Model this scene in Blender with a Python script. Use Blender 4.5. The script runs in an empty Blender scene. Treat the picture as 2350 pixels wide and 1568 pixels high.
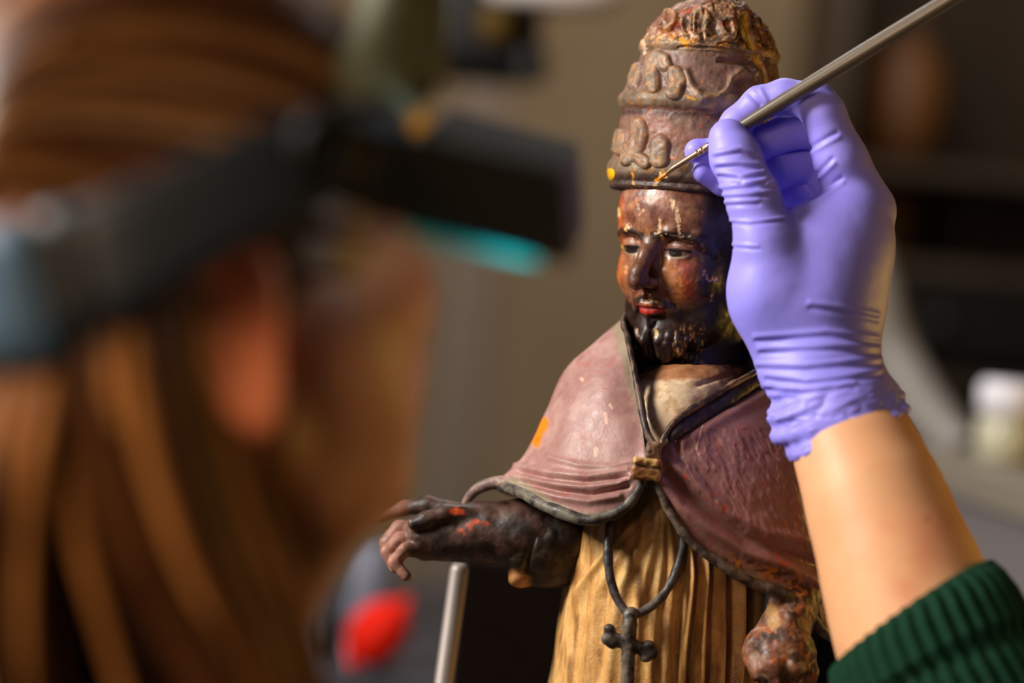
import bpy, math, random
import numpy as np
from mathutils import Vector, Matrix
random.seed(4); rng = np.random.default_rng(4)
f32 = np.float32
# ------------------------------------------------------------------ camera
SC = bpy.context.scene
FPX = 85.0/36.0*2350.0          # focal length in pixels of the 2350 px frame
D0 = 129.0                      # cm from the lens to the carved face
PITCH = math.radians(3.0); ROLL = math.radians(5.0)
CAM = np.array([0.0, 0.0, 1.40])
fw = np.array([0, math.cos(PITCH), -math.sin(PITCH)]); u0 = np.array([0, math.sin(PITCH), math.cos(PITCH)]); r0 = np.array([1.0, 0, 0])
CX = r0*math.cos(ROLL)+u0*math.sin(ROLL); CY = u0*math.cos(ROLL)-r0*math.sin(ROLL); CZ = -fw
RM = np.stack([CX, CY, CZ], 1)   # columns: camera axes in world
cd = bpy.data.cameras.new('camera'); cam = bpy.data.objects.new('camera', cd); SC.collection.objects.link(cam)
m4 = Matrix.Identity(4)
for i in range(3):
    for j in range(3): m4[i][j] = RM[i, j]
    m4[i][3] = CAM[i]
cam.matrix_world = m4
cd.lens = 85; cd.sensor_width = 36; cd.clip_start = 0.05; cd.clip_end = 50
cd.dof.use_dof = True; cd.dof.focus_distance = (D0-0.3)/100; cd.dof.aperture_fstop = 2.2
SC.camera = cam
SC.view_settings.view_transform = 'Standard'; SC.view_settings.look = 'None'
SC.view_settings.gamma = 1; SC.view_settings.use_curve_mapping = False
SC.view_settings.exposure = 0.0
# ------------------------------------------------------------------ world and lights
wd = bpy.data.worlds.new('world'); SC.world = wd; wd.use_nodes = True
wd.node_tree.nodes['Background'].inputs[0].default_value = (1.0, 0.72, 0.45, 1)
wd.node_tree.nodes['Background'].inputs[1].default_value = 0.045

def C(px, py, z=0.0):
    """point in the camera frame, cm; z = cm nearer than the focus distance"""
    d = D0-z
    return np.array([(px-1175.0)/FPX*d, (784.0-py)/FPX*d, -d])
def W(P):
    return np.asarray(P)@RM.T/100.0+CAM
def to_px(V):
    d = -V[:, 2]
    return V[:, 0]/d*FPX+1175.0, 784.0-V[:, 1]/d*FPX

def area(name, p, target, size, power, col, sy=None):
    l = bpy.data.lights.new(name, 'AREA'); l.energy = power; l.color = col; l.size = size
    if sy: l.shape = 'RECTANGLE'; l.size_y = sy
    o = bpy.data.objects.new(name, l); SC.collection.objects.link(o)
    o.location = p; d = Vector(target)-Vector(p); o.rotation_euler = d.to_track_quat('-Z', 'Y').to_euler()
    return o
HEADW = W(C(1600, 600, 0))
area('key_left_light', (-1.15, 1.02, 2.0), HEADW, 0.45, 40, (1.0, 0.94, 0.87))  # key area light from the upper left
area('warm_side_light', (0.95, 1.55, 1.22), HEADW+np.array([.1, -.1, -.2]), 0.5, 5.0, (1.0, 0.56, 0.10))
area('soft_front_light', (-0.52, -0.05, 1.62), (-0.10, 0.8, 1.40), 0.35, 7.0, (1.0, 0.72, 0.48))
area('wall_lamp_light', (0.2, 3.1, 2.35), (0.25, 4.2, 1.75), 0.8, 9.0, (1.0, 0.82, 0.62))
area('bench_light', (0.0, 2.3, 2.2), (0.0, 2.5, 1.0), 0.6, 9, (1.0, 0.93, 0.90))

# ------------------------------------------------------------------ helpers: colour, noise
def lin(c):
    c = np.asarray(c, float)/255.0
    return np.where(c <= 0.04045, c/12.92, ((c+0.055)/1.055)**2.4)
def _hash(i, j, k, s):
    n = (i*374761393+j*668265263+k*2147483647+s*974634777) & 0xffffffff
    n = ((n ^ (n >> 13))*1274126177) & 0xffffffff
    n = n ^ (n >> 16)
    return (n & 0xffff)/65535.0
def vn(P, fr, seed=0):
    Q = np.asarray(P, float)*fr+100.0; I = np.floor(Q).astype(np.int64); t = Q-I; t = t*t*(3-2*t)
    r = 0
    for a in (0, 1):
        for b in (0, 1):
            for c in (0, 1):
                w = (t[:, 0] if a else 1-t[:, 0])*(t[:, 1] if b else 1-t[:, 1])*(t[:, 2] if c else 1-t[:, 2])
                r = r+w*_hash(I[:, 0]+a, I[:, 1]+b, I[:, 2]+c, seed)
    return r
def fbm(P, fr, seed=0, o=3):
    r = 0; a = 1; t = 0
    for i in range(o):
        r = r+a*vn(P, fr*2**i, seed+i); t += a; a *= .5
    return r/t
def sstep(a, b, x):
    t = np.clip((x-a)/(b-a), 0, 1); return t*t*(3-2*t)
def pd(X, Y, pts):
    """distance (px) of points to a polyline of photo pixels"""
    best = np.full(X.shape, 1e9)
    if len(pts) == 1: return np.hypot(X-pts[0][0], Y-pts[0][1])
    for (a, b), (c, d) in zip(pts[:-1], pts[1:]):
        ex, ey = c-a, d-b; L = ex*ex+ey*ey+1e-9
        t = np.clip(((X-a)*ex+(Y-b)*ey)/L, 0, 1)
        best = np.minimum(best, np.hypot(X-a-t*ex, Y-b-t*ey))
    return best
def blend(col, c, m):
    return col*(1-m[:, None])+lin(c)[None, :]*m[:, None]

# ------------------------------------------------------------------ helpers: meshes
def vnormals(V, F):
    n = np.zeros_like(V)
    F = np.asarray(F)
    fn = np.cross(V[F[:, 1]]-V[F[:, 0]], V[F[:, 2]]-V[F[:, 0]]) if F.shape[1] == 3 else np.cross(V[F[:, 2]]-V[F[:, 0]], V[F[:, 3]]-V[F[:, 1]])
    for k in range(F.shape[1]):
        for c in range(3): n[:, c] += np.bincount(F[:, k], fn[:, c], len(V))
    return n/(np.linalg.norm(n, axis=1)[:, None]+1e-12)
def obj(name, V, F, m, parent=None, col=None, smooth=True, world=False):
    V = np.asarray(V, float); F = np.asarray(F, np.int64)
    Wv = V if world else W(V)
    base = np.zeros(3)
    if parent is not None:
        r = parent
        while r.parent is not None: r = r.parent
        base = np.array(r.location)
    me = bpy.data.meshes.new(name); nv = len(V); k = F.shape[1]
    me.vertices.add(nv); me.vertices.foreach_set('co', (Wv-base).astype(f32).ravel())
    me.loops.add(F.size); me.loops.foreach_set('vertex_index', F.astype(np.int32).ravel())
    me.polygons.add(len(F)); me.polygons.foreach_set('loop_start', (np.arange(len(F))*k).astype(np.int32))
    me.polygons.foreach_set('loop_total', np.full(len(F), k, np.int32))
    me.polygons.foreach_set('use_smooth', np.full(len(F), smooth))
    me.update(calc_edges=True); me.validate()
    if col is not None:
        a = me.color_attributes.new('Col', 'FLOAT_COLOR', 'POINT')
        c4 = np.ones((nv, 4), f32); c4[:, :3] = col; a.data.foreach_set('color', c4.ravel())
    me.materials.append(m)
    o = bpy.data.objects.new(name, me); SC.collection.objects.link(o)
    if parent is not None: o.parent = parent
    return o
def tag(o, label, cat, group=None, kind=None):
    o['label'] = label; o['category'] = cat
    if group: o['group'] = group
    if kind: o['kind'] = kind
    return o
def thing(name, label, cat, loc, group=None):
    o = bpy.data.objects.new(name, None); o.empty_display_size = .05; SC.collection.objects.link(o)
    o.location = tuple(float(x) for x in loc); return tag(o, label, cat, group)
def spline(pts, n):
    """Catmull-Rom through pts (k x d), n samples"""
    P = np.asarray(pts, float); k = len(P)
    if k == 2: t = np.linspace(0, 1, n)[:, None]; return P[0]*(1-t)+P[1]*t
    E = np.vstack([2*P[0]-P[1], P, 2*P[-1]-P[-2]])
    u = np.linspace(0, k-1-1e-9, n); i = u.astype(int); t = (u-i)[:, None]
    a, b, c, d = E[i], E[i+1], E[i+2], E[i+3]
    return .5*((2*b)+(-a+c)*t+(2*a-5*b+4*c-d)*t*t+(-a+3*b-3*c+d)*t**3)
def tube(pts, rad, n=60, seg=16, flat=1.0, closed=False, fdir=None, raw=False):
    """swept round tube; pts camera-frame cm; rad scalar or list"""
    P = np.asarray(pts, float) if raw else spline(np.vstack([pts, pts[:1]]) if closed else pts, n); n = len(P)
    r = np.full(n, rad, float) if np.isscalar(rad) else np.interp(np.linspace(0, 1, n), np.linspace(0, 1, len(rad)), rad)
    T = np.gradient(P, axis=0); T /= np.linalg.norm(T, axis=1)[:, None]+1e-12
    ref = np.array([0, 0, 1.0]) if fdir is None else np.asarray(fdir, float)
    if abs(T[0]@ref) > .95 and fdir is None: ref = np.array([1.0, 0, 0])
    N = np.zeros_like(P); N[0] = ref-T[0]*(ref@T[0]); N[0] /= np.linalg.norm(N[0])
    for i in range(1, n):
        v = N[i-1]-T[i]*(N[i-1]@T[i]); N[i] = v/(np.linalg.norm(v)+1e-12)
    B = np.cross(T, N)
    a = np.linspace(0, 2*np.pi, seg, endpoint=False)
    V = (P[:, None]+r[:, None, None]*(np.cos(a)[None, :, None]*N[:, None]*flat+np.sin(a)[None, :, None]*B[:, None])).reshape(-1, 3)
    F = []
    for i in range(n-1):
        for j in range(seg):
            k = (j+1) % seg; F.append((i*seg+j, i*seg+k, (i+1)*seg+k, (i+1)*seg+j))
    c0 = len(V); V = np.vstack([V, P[0]-T[0]*r[0]*.3, P[-1]+T[-1]*r[-1]*.3])
    for j in range(0, seg, 1):
        k = (j+1) % seg
        F.append((c0, k, j, j)); F.append((c0+1, (n-1)*seg+j, (n-1)*seg+k, (n-1)*seg+k))
    return V, np.array(F)
def join(*VF):
    V = []; F = []; o = 0
    for v, f in VF: V.append(v); F.append(np.asarray(f)+o); o += len(v)
    return np.vstack(V), np.vstack(F)
def quadfix(F):
    return F
def gridF(m, n, wrap=False):
    F = []
    i = np.arange(m-1)[:, None]; j = np.arange(n if wrap else n-1)[None, :]; k = (j+1) % n
    return np.stack([(i*n+j), (i*n+k), ((i+1)*n+k), ((i+1)*n+j)], -1).reshape(-1, 4)
def loft(mer, m, n, closed=False):
    """mer: list of meridians, each a list of (px,py,z); returns grid V (n across x m along)"""
    R = np.array([spline([C(*p) for p in a], m) for a in mer])        # k x m x 3
    if closed: R = np.concatenate([R, R[:1]])
    G = np.array([spline(R[:, i], n) for i in range(m)])              # m x n x 3
    return G
def shell(G, t):
    """closed shell of thickness t from a grid"""
    m, n, _ = G.shape; V = G.reshape(-1, 3); F = gridF(m, n); N = vnormals(V, F)
    c = V.mean(0); 
    if ((V-c)*N).sum() < 0: F = F[:, ::-1]; N = -N
    return V, F, N
def close_shell(V, F, N, t, m, n):
    V2 = V-N*t; k = len(V); F2 = F[:, ::-1]+k
    idx = np.arange(m*n).reshape(m, n); E = []
    for l in (idx[0], idx[-1], idx[:, 0], idx[:, -1]):
        for a, b in zip(l[:-1], l[1:]): E.append((a, b, b+k, a+k))
    return np.vstack([V, V2]), np.vstack([F, F2, np.array(E)])
def bm_box(cx, cy, cz, sx, sy, sz, rz=0, bev=0.0, world=True):
    """world-space box (m) as vertex/face arrays with bevelled edges"""
    import bmesh
    bm = bmesh.new(); bmesh.ops.create_cube(bm, size=1)
    for v in bm.verts: v.co = Vector((v.co.x*sx, v.co.y*sy, v.co.z*sz))
    if bev: bmesh.ops.bevel(bm, geom=bm.edges[:], offset=bev, segments=3, affect='EDGES', profile=.5)
    bmesh.ops.triangulate(bm, faces=bm.faces[:])
    V = np.array([v.co[:] for v in bm.verts]); F = np.array([[v.index for v in f.verts] for f in bm.faces]); bm.free()
    c, s = math.cos(rz), math.sin(rz); R = np.array([[c, -s, 0], [s, c, 0], [0, 0, 1]])
    return V@R.T+np.array([cx, cy, cz]), F
def lathe(prof, seg=40, base=(0, 0, 0), tilt=None):
    """world metres; prof list of (r, z)"""
    a = np.linspace(0, 2*np.pi, seg, endpoint=False)
    V = np.array([[r*math.cos(t), r*math.sin(t), z] for r, z in prof for t in a])
    if tilt is not None: V = V@np.array(Matrix.Rotation(tilt[0], 3, tilt[1])).T
    return V+np.array(base), gridF(len(prof), seg, True)

# ------------------------------------------------------------------ helpers: signed-distance sculpting
class Field:
    def __init__(s, lo, hi, h):
        s.h = h; s.lo = np.minimum(lo, hi)-3*h; n = np.ceil((np.maximum(lo, hi)+3*h-s.lo)/h).astype(int)+1
        s.n = n; s.F = np.full(n, 9.0, f32)
        s.ax = [(s.lo[i]+h*np.arange(n[i])).astype(f32) for i in range(3)]
    def _sub(s, lo, hi):
        sl = []
        for i in range(3):
            a = max(0, int((lo[i]-s.lo[i])/s.h)-1); b = min(s.n[i], int((hi[i]-s.lo[i])/s.h)+3)
            if b-a < 2: return None, None
            sl.append(slice(a, b))
        X = s.ax[0][sl[0]][:, None, None]; Y = s.ax[1][sl[1]][None, :, None]; Z = s.ax[2][sl[2]][None, None, :]
        return tuple(sl), (X, Y, Z)
    def op(s, fn, lo, hi, k=.3, mode='add'):
        lo = np.asarray(lo)-k-2*s.h; hi = np.asarray(hi)+k+2*s.h
        sl, g = s._sub(lo, hi)
        if sl is None: return
        d = fn(*g).astype(f32); a = s.F[sl]
        if mode == 'sub': a = -a
        if mode == 'and': a, d = -a, -d
        if k > 0:
            hh = np.maximum(k-np.abs(a-d), 0)/k; r = np.minimum(a, d)-hh*hh*k*.25
        else: r = np.minimum(a, d)
        if mode in ('sub', 'and'): r = -r
        s.F[sl] = r
    def ell(s, p, r, k=.3, R=None, mode='add'):
        p = np.asarray(p, float); r = np.array([r]*3 if np.isscalar(r) else r, float); R = np.eye(3) if R is None else R
        ext = np.sqrt(((R*r)**2).sum(1))
        def fn(X, Y, Z):
            x, y, z = X-p[0], Y-p[1], Z-p[2]
            a = (R[0, 0]*x+R[1, 0]*y+R[2, 0]*z); b = (R[0, 1]*x+R[1, 1]*y+R[2, 1]*z); c = (R[0, 2]*x+R[1, 2]*y+R[2, 2]*z)
            k0 = np.sqrt((a/r[0])**2+(b/r[1])**2+(c/r[2])**2); k1 = np.sqrt((a/r[0]**2)**2+(b/r[1]**2)**2+(c/r[2]**2)**2)+1e-6
            return k0*(k0-1)/k1
        s.op(fn, p-ext, p+ext, k, mode)
    def cone(s, a, b, ra, rb, k=.3, mode='add'):
        a = np.asarray(a, float); b = np.asarray(b, float); d = b-a; L = d@d+1e-9; m = max(ra, rb)
        def fn(X, Y, Z):
            x, y, z = X-a[0], Y-a[1], Z-a[2]
            t = np.clip((x*d[0]+y*d[1]+z*d[2])/L, 0, 1)
            return np.sqrt((x-t*d[0])**2+(y-t*d[1])**2+(z-t*d[2])**2)-(ra+t*(rb-ra))
        s.op(fn, np.minimum(a, b)-m, np.maximum(a, b)+m, k, mode)
    def chain(s, pts, rad, k=.3, mode='add'):
        if np.isscalar(rad): rad = [rad]*len(pts)
        for i in range(len(pts)-1): s.cone(pts[i], pts[i+1], rad[i], rad[i+1], k, mode)
    def mesh(s, relax=1):
        F = s.F; ins = F < 0
        c = [ins[i:F.shape[0]-1+i, j:F.shape[1]-1+j, k:F.shape[2]-1+k] for i in (0, 1) for j in (0, 1) for k in (0, 1)]
        sm = np.zeros(c[0].shape, np.int8)
        for q in c: sm += q
        I, J, K = np.nonzero((sm > 0) & (sm < 8)); n = len(I)
        idx = np.full(sm.shape, -1, np.int32); idx[I, J, K] = np.arange(n)
        acc = np.zeros((n, 3)); cnt = np.zeros(n)
        off = [(i, j, k) for i in (0, 1) for j in (0, 1) for k in (0, 1)]
        vals = {o: F[I+o[0], J+o[1], K+o[2]] for o in off}
        for o in off:
            for ax in range(3):
                if o[ax]: continue
                o2 = list(o); o2[ax] = 1; o2 = tuple(o2); a, b = vals[o], vals[o2]; m = (a < 0) != (b < 0)
                t = np.where(m, a/np.where(m, a-b, 1), 0)
                for q in range(3): acc[:, q] += np.where(m, (o[q]+(t if q == ax else 0)), 0)
                cnt += m
        V = s.lo+s.h*(np.stack([I, J, K], 1)+acc/cnt[:, None])
        Fs = []
        for ax in range(3):
            A = [slice(1, -1)]*3; A[ax] = slice(0, -1); B = list(A); B[ax] = slice(1, None)
            a = ins[tuple(A)]; b = ins[tuple(B)]; P = np.stack(np.nonzero(a != b), 1)
            st = a[tuple(P.T)]; P = P+1; P[:, ax] -= 1
            u, v = [(1, 2), (2, 0), (0, 1)][ax]
            def g(du, dv):
                Q = P.copy(); Q[:, u] -= du; Q[:, v] -= dv; return idx[Q[:, 0], Q[:, 1], Q[:, 2]]
            q = np.stack([g(1, 1), g(0, 1), g(0, 0), g(1, 0)], 1)
            q[~st] = q[~st][:, ::-1]; Fs.append(q)
        Fa = np.vstack(Fs); Fa = Fa[(Fa >= 0).all(1)]
        for _ in range(relax):
            S = np.zeros_like(V); w = np.zeros(n)
            for k in range(4):
                a, b = Fa[:, k], Fa[:, (k+1) % 4]
                for q in range(3): S[:, q] += np.bincount(a, V[b, q], n)+np.bincount(b, V[a, q], n)
                w += np.bincount(a, minlength=n)+np.bincount(b, minlength=n)
            V = V*.4+.6*S/np.maximum(w, 1)[:, None]
        return V, Fa
def bounds(*P, pad=1.0):
    P = np.array(P); return P.min(0)-pad, P.max(0)+pad
def rotm(ax, ang):
    return np.array(Matrix.Rotation(ang, 3, Vector(ax)))

# ------------------------------------------------------------------ materials
def mat(name, col=(128, 128, 128), rough=.5, metal=0.0, attr=False, mott=0.0, mscale=40.0, mcol=None, bump=0.0, bscale=80.0,
        spec=.5, coat=0.0, sss=0.0, sssr=(1, .4, .2), fine=0.0, fscale=600.0, trans=0.0, crack=0.0, cscale=60.0, emit=0.0, rvar=0.0, speck=None, sthr=.66, sscale=200.0, alpha=1.0):
    m = bpy.data.materials.new(name); m.use_nodes = True; nt = m.node_tree; N = nt.nodes; L = nt.links
    b = N['Principled BSDF']; tc = N.new('ShaderNodeTexCoord')
    c = lin(col)
    if attr:
        a = N.new('ShaderNodeAttribute'); a.attribute_name = 'Col'; src = a.outputs['Color']
    else:
        a = N.new('ShaderNodeRGB'); a.outputs[0].default_value = (*c, 1); src = a.outputs[0]
    def noise(sc, det=4, ro=.6):
        n = N.new('ShaderNodeTexNoise'); n.inputs['Scale'].default_value = sc; n.inputs['Detail'].default_value = det; n.inputs['Roughness'].default_value = ro
        L.new(tc.outputs['Object'], n.inputs['Vector']); return n
    def ramp(o, p0, p1):
        r = N.new('ShaderNodeMapRange'); r.inputs['From Min'].default_value = p0; r.inputs['From Max'].default_value = p1; L.new(o, r.inputs['Value']); return r
    if mott > 0:
        n = noise(mscale, 6, .7); r = ramp(n.outputs['Fac'], .38, .64)
        mu = N.new('ShaderNodeMath'); mu.operation = 'MULTIPLY'; mu.inputs[1].default_value = mott; L.new(r.outputs[0], mu.inputs[0])
        mx = N.new('ShaderNodeMix'); mx.data_type = 'RGBA'; mx.blend_type = 'MULTIPLY'; L.new(mu.outputs[0], mx.inputs['Factor'])
        L.new(src, mx.inputs['A']); mx.inputs['B'].default_value = (*(lin(mcol) if mcol is not None else (.3, .25, .2)), 1); src = mx.outputs['Result']
    if speck is not None:
        n = noise(sscale, 3, .55); r = ramp(n.outputs['Fac'], sthr, sthr+.03)
        mx = N.new('ShaderNodeMix'); mx.data_type = 'RGBA'; L.new(r.outputs[0], mx.inputs['Factor']); L.new(src, mx.inputs['A']); mx.inputs['B'].default_value = (*lin(speck), 1); src = mx.outputs['Result']
    L.new(src, b.inputs['Base Color'])
    b.inputs['Roughness'].default_value = rough; b.inputs['Metallic'].default_value = metal
    b.inputs['Specular IOR Level'].default_value = spec; b.inputs['Coat Weight'].default_value = coat; b.inputs['Coat Roughness'].default_value = .25
    if rvar:
        n = noise(mscale*1.7, 4); r = N.new('ShaderNodeMapRange'); r.inputs['From Min'].default_value = .35; r.inputs['From Max'].default_value = .65
        r.inputs['To Min'].default_value = rough-rvar; r.inputs['To Max'].default_value = rough+rvar; L.new(n.outputs['Fac'], r.inputs['Value']); L.new(r.outputs[0], b.inputs['Roughness'])
    if sss: b.inputs['Subsurface Weight'].default_value = sss; b.inputs['Subsurface Radius'].default_value = sssr; b.inputs['Subsurface Scale'].default_value = .006
    if trans: b.inputs['Transmission Weight'].default_value = trans
    if emit: L.new(src, b.inputs['Emission Color']); b.inputs['Emission Strength'].default_value = emit
    nrm = None
    for st, sc, kind in ((bump, bscale, 0), (fine, fscale, 0), (crack, cscale, 1)):
        if st <= 0: continue
        if kind: 
            n = N.new('ShaderNodeTexVoronoi'); n.feature = 'DISTANCE_TO_EDGE'; n.inputs['Scale'].default_value = sc
            nn = noise(sc*.6, 3); mxv = N.new('ShaderNodeVectorMath'); mxv.operation = 'MULTIPLY_ADD'; mxv.inputs[1].default_value = (.02, .02, .02)
            L.new(nn.outputs['Color'], mxv.inputs[0]); L.new(tc.outputs['Object'], mxv.inputs[2]); L.new(mxv.outputs[0], n.inputs['Vector'])
            r = ramp(n.outputs['Distance'], 0, .12); out = r.outputs[0]
        else: out = noise(sc, 5).outputs['Fac']
        bp = N.new('ShaderNodeBump'); bp.inputs['Strength'].default_value = st; bp.inputs['Distance'].default_value = .35/sc if not kind else .0006
        L.new(out, bp.inputs['Height'])
        if nrm: L.new(nrm, bp.inputs['Normal'])
        nrm = bp.outputs[0]
    if nrm: L.new(nrm, b.inputs['Normal'])
    return m

M_PAINT = mat('aged_paint', attr=True, rough=.50, rvar=.10, mott=.6, mscale=110, mcol=(120, 88, 72), bump=.25, bscale=260, fine=.22, fscale=1100, spec=.4)
M_FACE = mat('aged_flesh_paint', attr=True, rough=.42, rvar=.10, mott=.6, mscale=130, mcol=(130, 88, 66), bump=.14, bscale=260, fine=.14, fscale=1200, spec=.45, coat=.08)
M_CAPE = mat('cape_paint', attr=True, rough=.47, rvar=.06, mott=.3, mscale=120, mcol=(160, 130, 122), bump=.2, bscale=180, fine=.15, fscale=900, spec=.42)
M_ROBE = mat('gilded_robe', attr=True, rough=.40, rvar=.1, mott=.5, mscale=60, mcol=(150, 104, 66), bump=.35, bscale=150, fine=.2, fscale=900)
M_GLOVE = mat('nitrile', attr=True, rough=.48, mott=0, bump=.06, bscale=500, spec=.4, sss=.12, sssr=(.5, .4, 1))
M_SKIN = mat('skin', attr=True, rough=.5, bump=.06, bscale=700, mott=.18, mscale=30, mcol=(225, 150, 110), spec=.35, sss=.12)
M_HAIR = mat('hair', attr=True, rough=.42, spec=.35, mott=.4, mscale=25, mcol=(120, 80, 50))
M_KNIT = mat('green_knit', attr=True, rough=.92, bump=.5, bscale=500, spec=.12)
M_BLACK = mat('black_plastic', (18, 19, 20), .5, spec=.3)

# ================================================================== the room
def struct(name, V, F, m):
    o = obj(name, V, F, m, world=True, smooth=False); o['kind'] = 'structure'; return o
m_wall = mat('wall_plaster', (138, 122, 100), .9, mott=.3, mscale=3, mcol=(200, 185, 165), spec=.1)
m_floor = mat('floor_vinyl', (90, 84, 80), .6, mott=.3, mscale=5, mcol=(180, 170, 165))
m_dark = mat('dark_wood', (52, 36, 20), .6, mott=.5, mscale=8, mcol=(120, 90, 60))
struct('wall_back', *bm_box(0, 4.3, 1.5, 7, .1, 3.0), m_wall)
struct('wall_left', *bm_box(-3.45, 1.3, 1.5, .1, 6.1, 3.0), m_wall)
struct('wall_right', *bm_box(3.45, 1.3, 1.5, .1, 6.1, 3.0), m_wall)
struct('floor', *bm_box(0, 1.3, -.05, 7, 6.1, .1), m_floor)
def pw(px, py, d): return W(C(px, py, D0-d))

# work table that carries the statue
tb = thing('work_table', 'grey work table standing beneath the carved statue', 'table', (0.21, 1.48, 0))
m_tab = mat('table_laminate', (95, 92, 90), .5)
obj('table_top', *bm_box(0.21, 1.48, .795, .84, .56, .03, bev=.004), m_tab, tb, world=True, smooth=False)
for sx in (-.38, .38):
    for sy in (-.24, .24): obj('leg', *bm_box(.21+sx, 1.48+sy, .39, .05, .05, .78, bev=.004), m_tab, tb, world=True, smooth=False)

# ================================================================== carved statue
ST = W(C(1385, 2990, -6)); ST[2] = .81
statue = thing('carved_statue', 'old painted wooden statue of a bearded man in a tall tiara and mauve cape', 'statue', ST)
UP = np.array([math.sin(math.radians(5)), math.cos(math.radians(5)), .03]); UP /= np.linalg.norm(UP)

# ---- head
def frame(up, yaw, pitch):
    """returns rotation with columns: side (viewer right), forward, up"""
    g = np.array([0, 0, 1.0]); g -= up*(g@up); g /= np.linalg.norm(g)
    g = rotm(up, -yaw)@g; a = np.cross(g, up)*-1
    a = np.cross(up, g); R = rotm(a, pitch); g = R@g; u = R@up
    return np.stack([a, g, u], 1)
HR = frame(UP, math.radians(41), math.radians(5)); H0 = C(1603, 572, -4.8)
def H(a, b, c): return H0+HR@np.array([a, b, c], float)
lo = C(1375, 905, -11); hi = C(1830, 400, 2)
fl = Field(np.minimum(lo, hi), np.maximum(lo, hi), .065)
fl.ell(H(-.1, -.15, 1.9), (4.3, 4.85, 4.3), 0, HR)
fl.ell(H(0, 1.2, -1.3), (3.15, 3.2, 4.3), .8, HR)
fl.ell(H(0, 2.0, 2.2), (3.2, 2.4, 2.3), .8, HR)
for s in (-1, 1):
    fl.ell(H(s*2.0, 2.75, -1.35), (1.15, 1.1, 1.25), .9, HR)
    fl.chain([H(s*2.8, .6, -1.6), H(s*1.95, 1.9, -3.6), H(s*.6, 3.0, -4.6)], [1.0, 1.0, .9], .8)
    fl.chain([H(s*.35, 4.22, .62), H(s*1.35, 4.22, .98), H(s*2.45, 3.45, .75), H(s*3.05, 2.6, .1)], [.22, .30, .28, .2], .45)
    fl.ell(H(s*1.5, 4.55, .25), (.95, .66, .60), .35, HR, 'sub')
    fl.ell(H(s*.75, 4.6, -.35), (.3, .5, .6), .3, HR, 'sub')
fl.ell(H(0, 3.0, -4.4), (1.15, .95, .9), .6, HR)
# nose
fl.chain([H(0, 3.98, .8), H(0, 4.62, -.15), H(0, 5.25, -1.15), H(0, 5.38, -1.6)], [.40, .40, .46, .50], .35)
for s in (-1, 1):
    fl.ell(H(s*.50, 4.75, -1.68), (.33, .44, .30), .2, HR)
    fl.ell(H(s*.24, 4.95, -2.08), (.15, .22, .14), .1, HR, 'sub')
# eyes: ball, upper and lower lids around an almond slit
for s in (-1, 1):
    E = H(s*1.5, 3.02, .16); fl.ell(E, (1.02, 1.02, .95), .08, HR)
    def lid(X, Y, Z, E=E, s=s):
        x, y, z = X-E[0], Y-E[1], Z-E[2]
        a = HR[0, 0]*x+HR[1, 0]*y+HR[2, 0]*z; b = HR[0, 1]*x+HR[1, 1]*y+HR[2, 1]*z; c = HR[0, 2]*x+HR[1, 2]*y+HR[2, 2]*z
        r = np.sqrt(a*a+b*b+(c/.95)**2)-1.14
        w = 1-(a/.82)**2
        up = c-(-.14+.10*w); dn = (-.22-.16*w)-c            # opening between dn and up
        op = np.maximum(np.maximum(up, dn), -.0*a)
        return np.maximum(r, -op)
    fl.op(lid, E-1.2, E+1.2, .06)
    fl.chain([H(s*1.5-.9, 3.9, .46), H(s*1.5, 4.12, .66), H(s*1.5+.9, 3.75, .42)], [.05, .07, .05], .05, 'sub')
# lips
for s in (-1, 1):
    fl.chain([H(0, 4.42, -2.88), H(s*.35, 4.35, -2.84), H(s*.95, 3.88, -3.02)], [.17, .19, .08], .15)
    fl.chain([H(0, 4.30, -3.27), H(s*.35, 4.22, -3.25), H(s*.85, 3.85, -3.08)], [.24, .22, .08], .15)
    fl.chain([H(0, 4.62, -3.06), H(s*.5, 4.45, -3.05), H(s*1.05, 4.0, -3.05)], [.06, .06, .03], .05, 'sub')
fl.chain([H(0, 4.75, -2.2), H(0, 4.7, -2.6)], .12, .15, 'sub')
# moustache and beard curls
for s in (-1, 1):
    for k, dz in enumerate((0, -.16, -.3)):
        fl.chain([H(s*.25, 4.42-.05*k, -2.35+dz*.6), H(s*.9, 4.1, -2.62+dz), H(s*1.45, 3.5, -3.25+dz), H(s*1.75, 2.9, -4.0+dz)], [.13, .2, .18, .12], .1)
def lock(pts, r0=.22, k=.08): fl.chain([H(*p) for p in pts], [r0*.9]+[r0]*(len(pts)-2)+[r0*.65], k)
rb = random.Random(7)
for s in (-1, 1):
    for j, (a0, b0, c0) in enumerate([(2.75, 1.0, -2.5), (2.55, 1.5, -3.1), (2.3, 1.9, -3.6), (2.0, 2.3, -4.0), (1.7, 2.8, -4.2), (1.35, 3.2, -4.2), (.95, 3.45, -4.1), (.6, 3.6, -4.15)]):
        L = 1.2+.25*rb.random(); sw = .25*(1 if j % 2 else -1)
        lock([(s*a0, b0+.15, c0), (s*(a0+.08), b0+.3, c0-.4*L), (s*(a0-.1+sw), b0+.2, c0-.8*L), (s*(a0-.25+sw), b0-.15, c0-1.05*L)], .23)
for s in (-1, 1):   # forked chin tufts
    fl.ell(H(s*.62, 3.35, -5.35), (.52, .5, .72), .2, HR)
    lock([(s*.35, 3.9, -4.3), (s*.5, 4.0, -4.9), (s*.55, 3.75, -5.6), (s*.35, 3.3, -6.0)], .26)
    lock([(s*.75, 3.7, -4.4), (s*.95, 3.8, -5.0), (s*.85, 3.5, -5.7), (s*.6, 3.1, -6.0)], .24)
    lock([(s*1.2, 3.4, -4.5), (s*1.35, 3.5, -5.1), (s*1.2, 3.1, -5.7)], .24)
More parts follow.
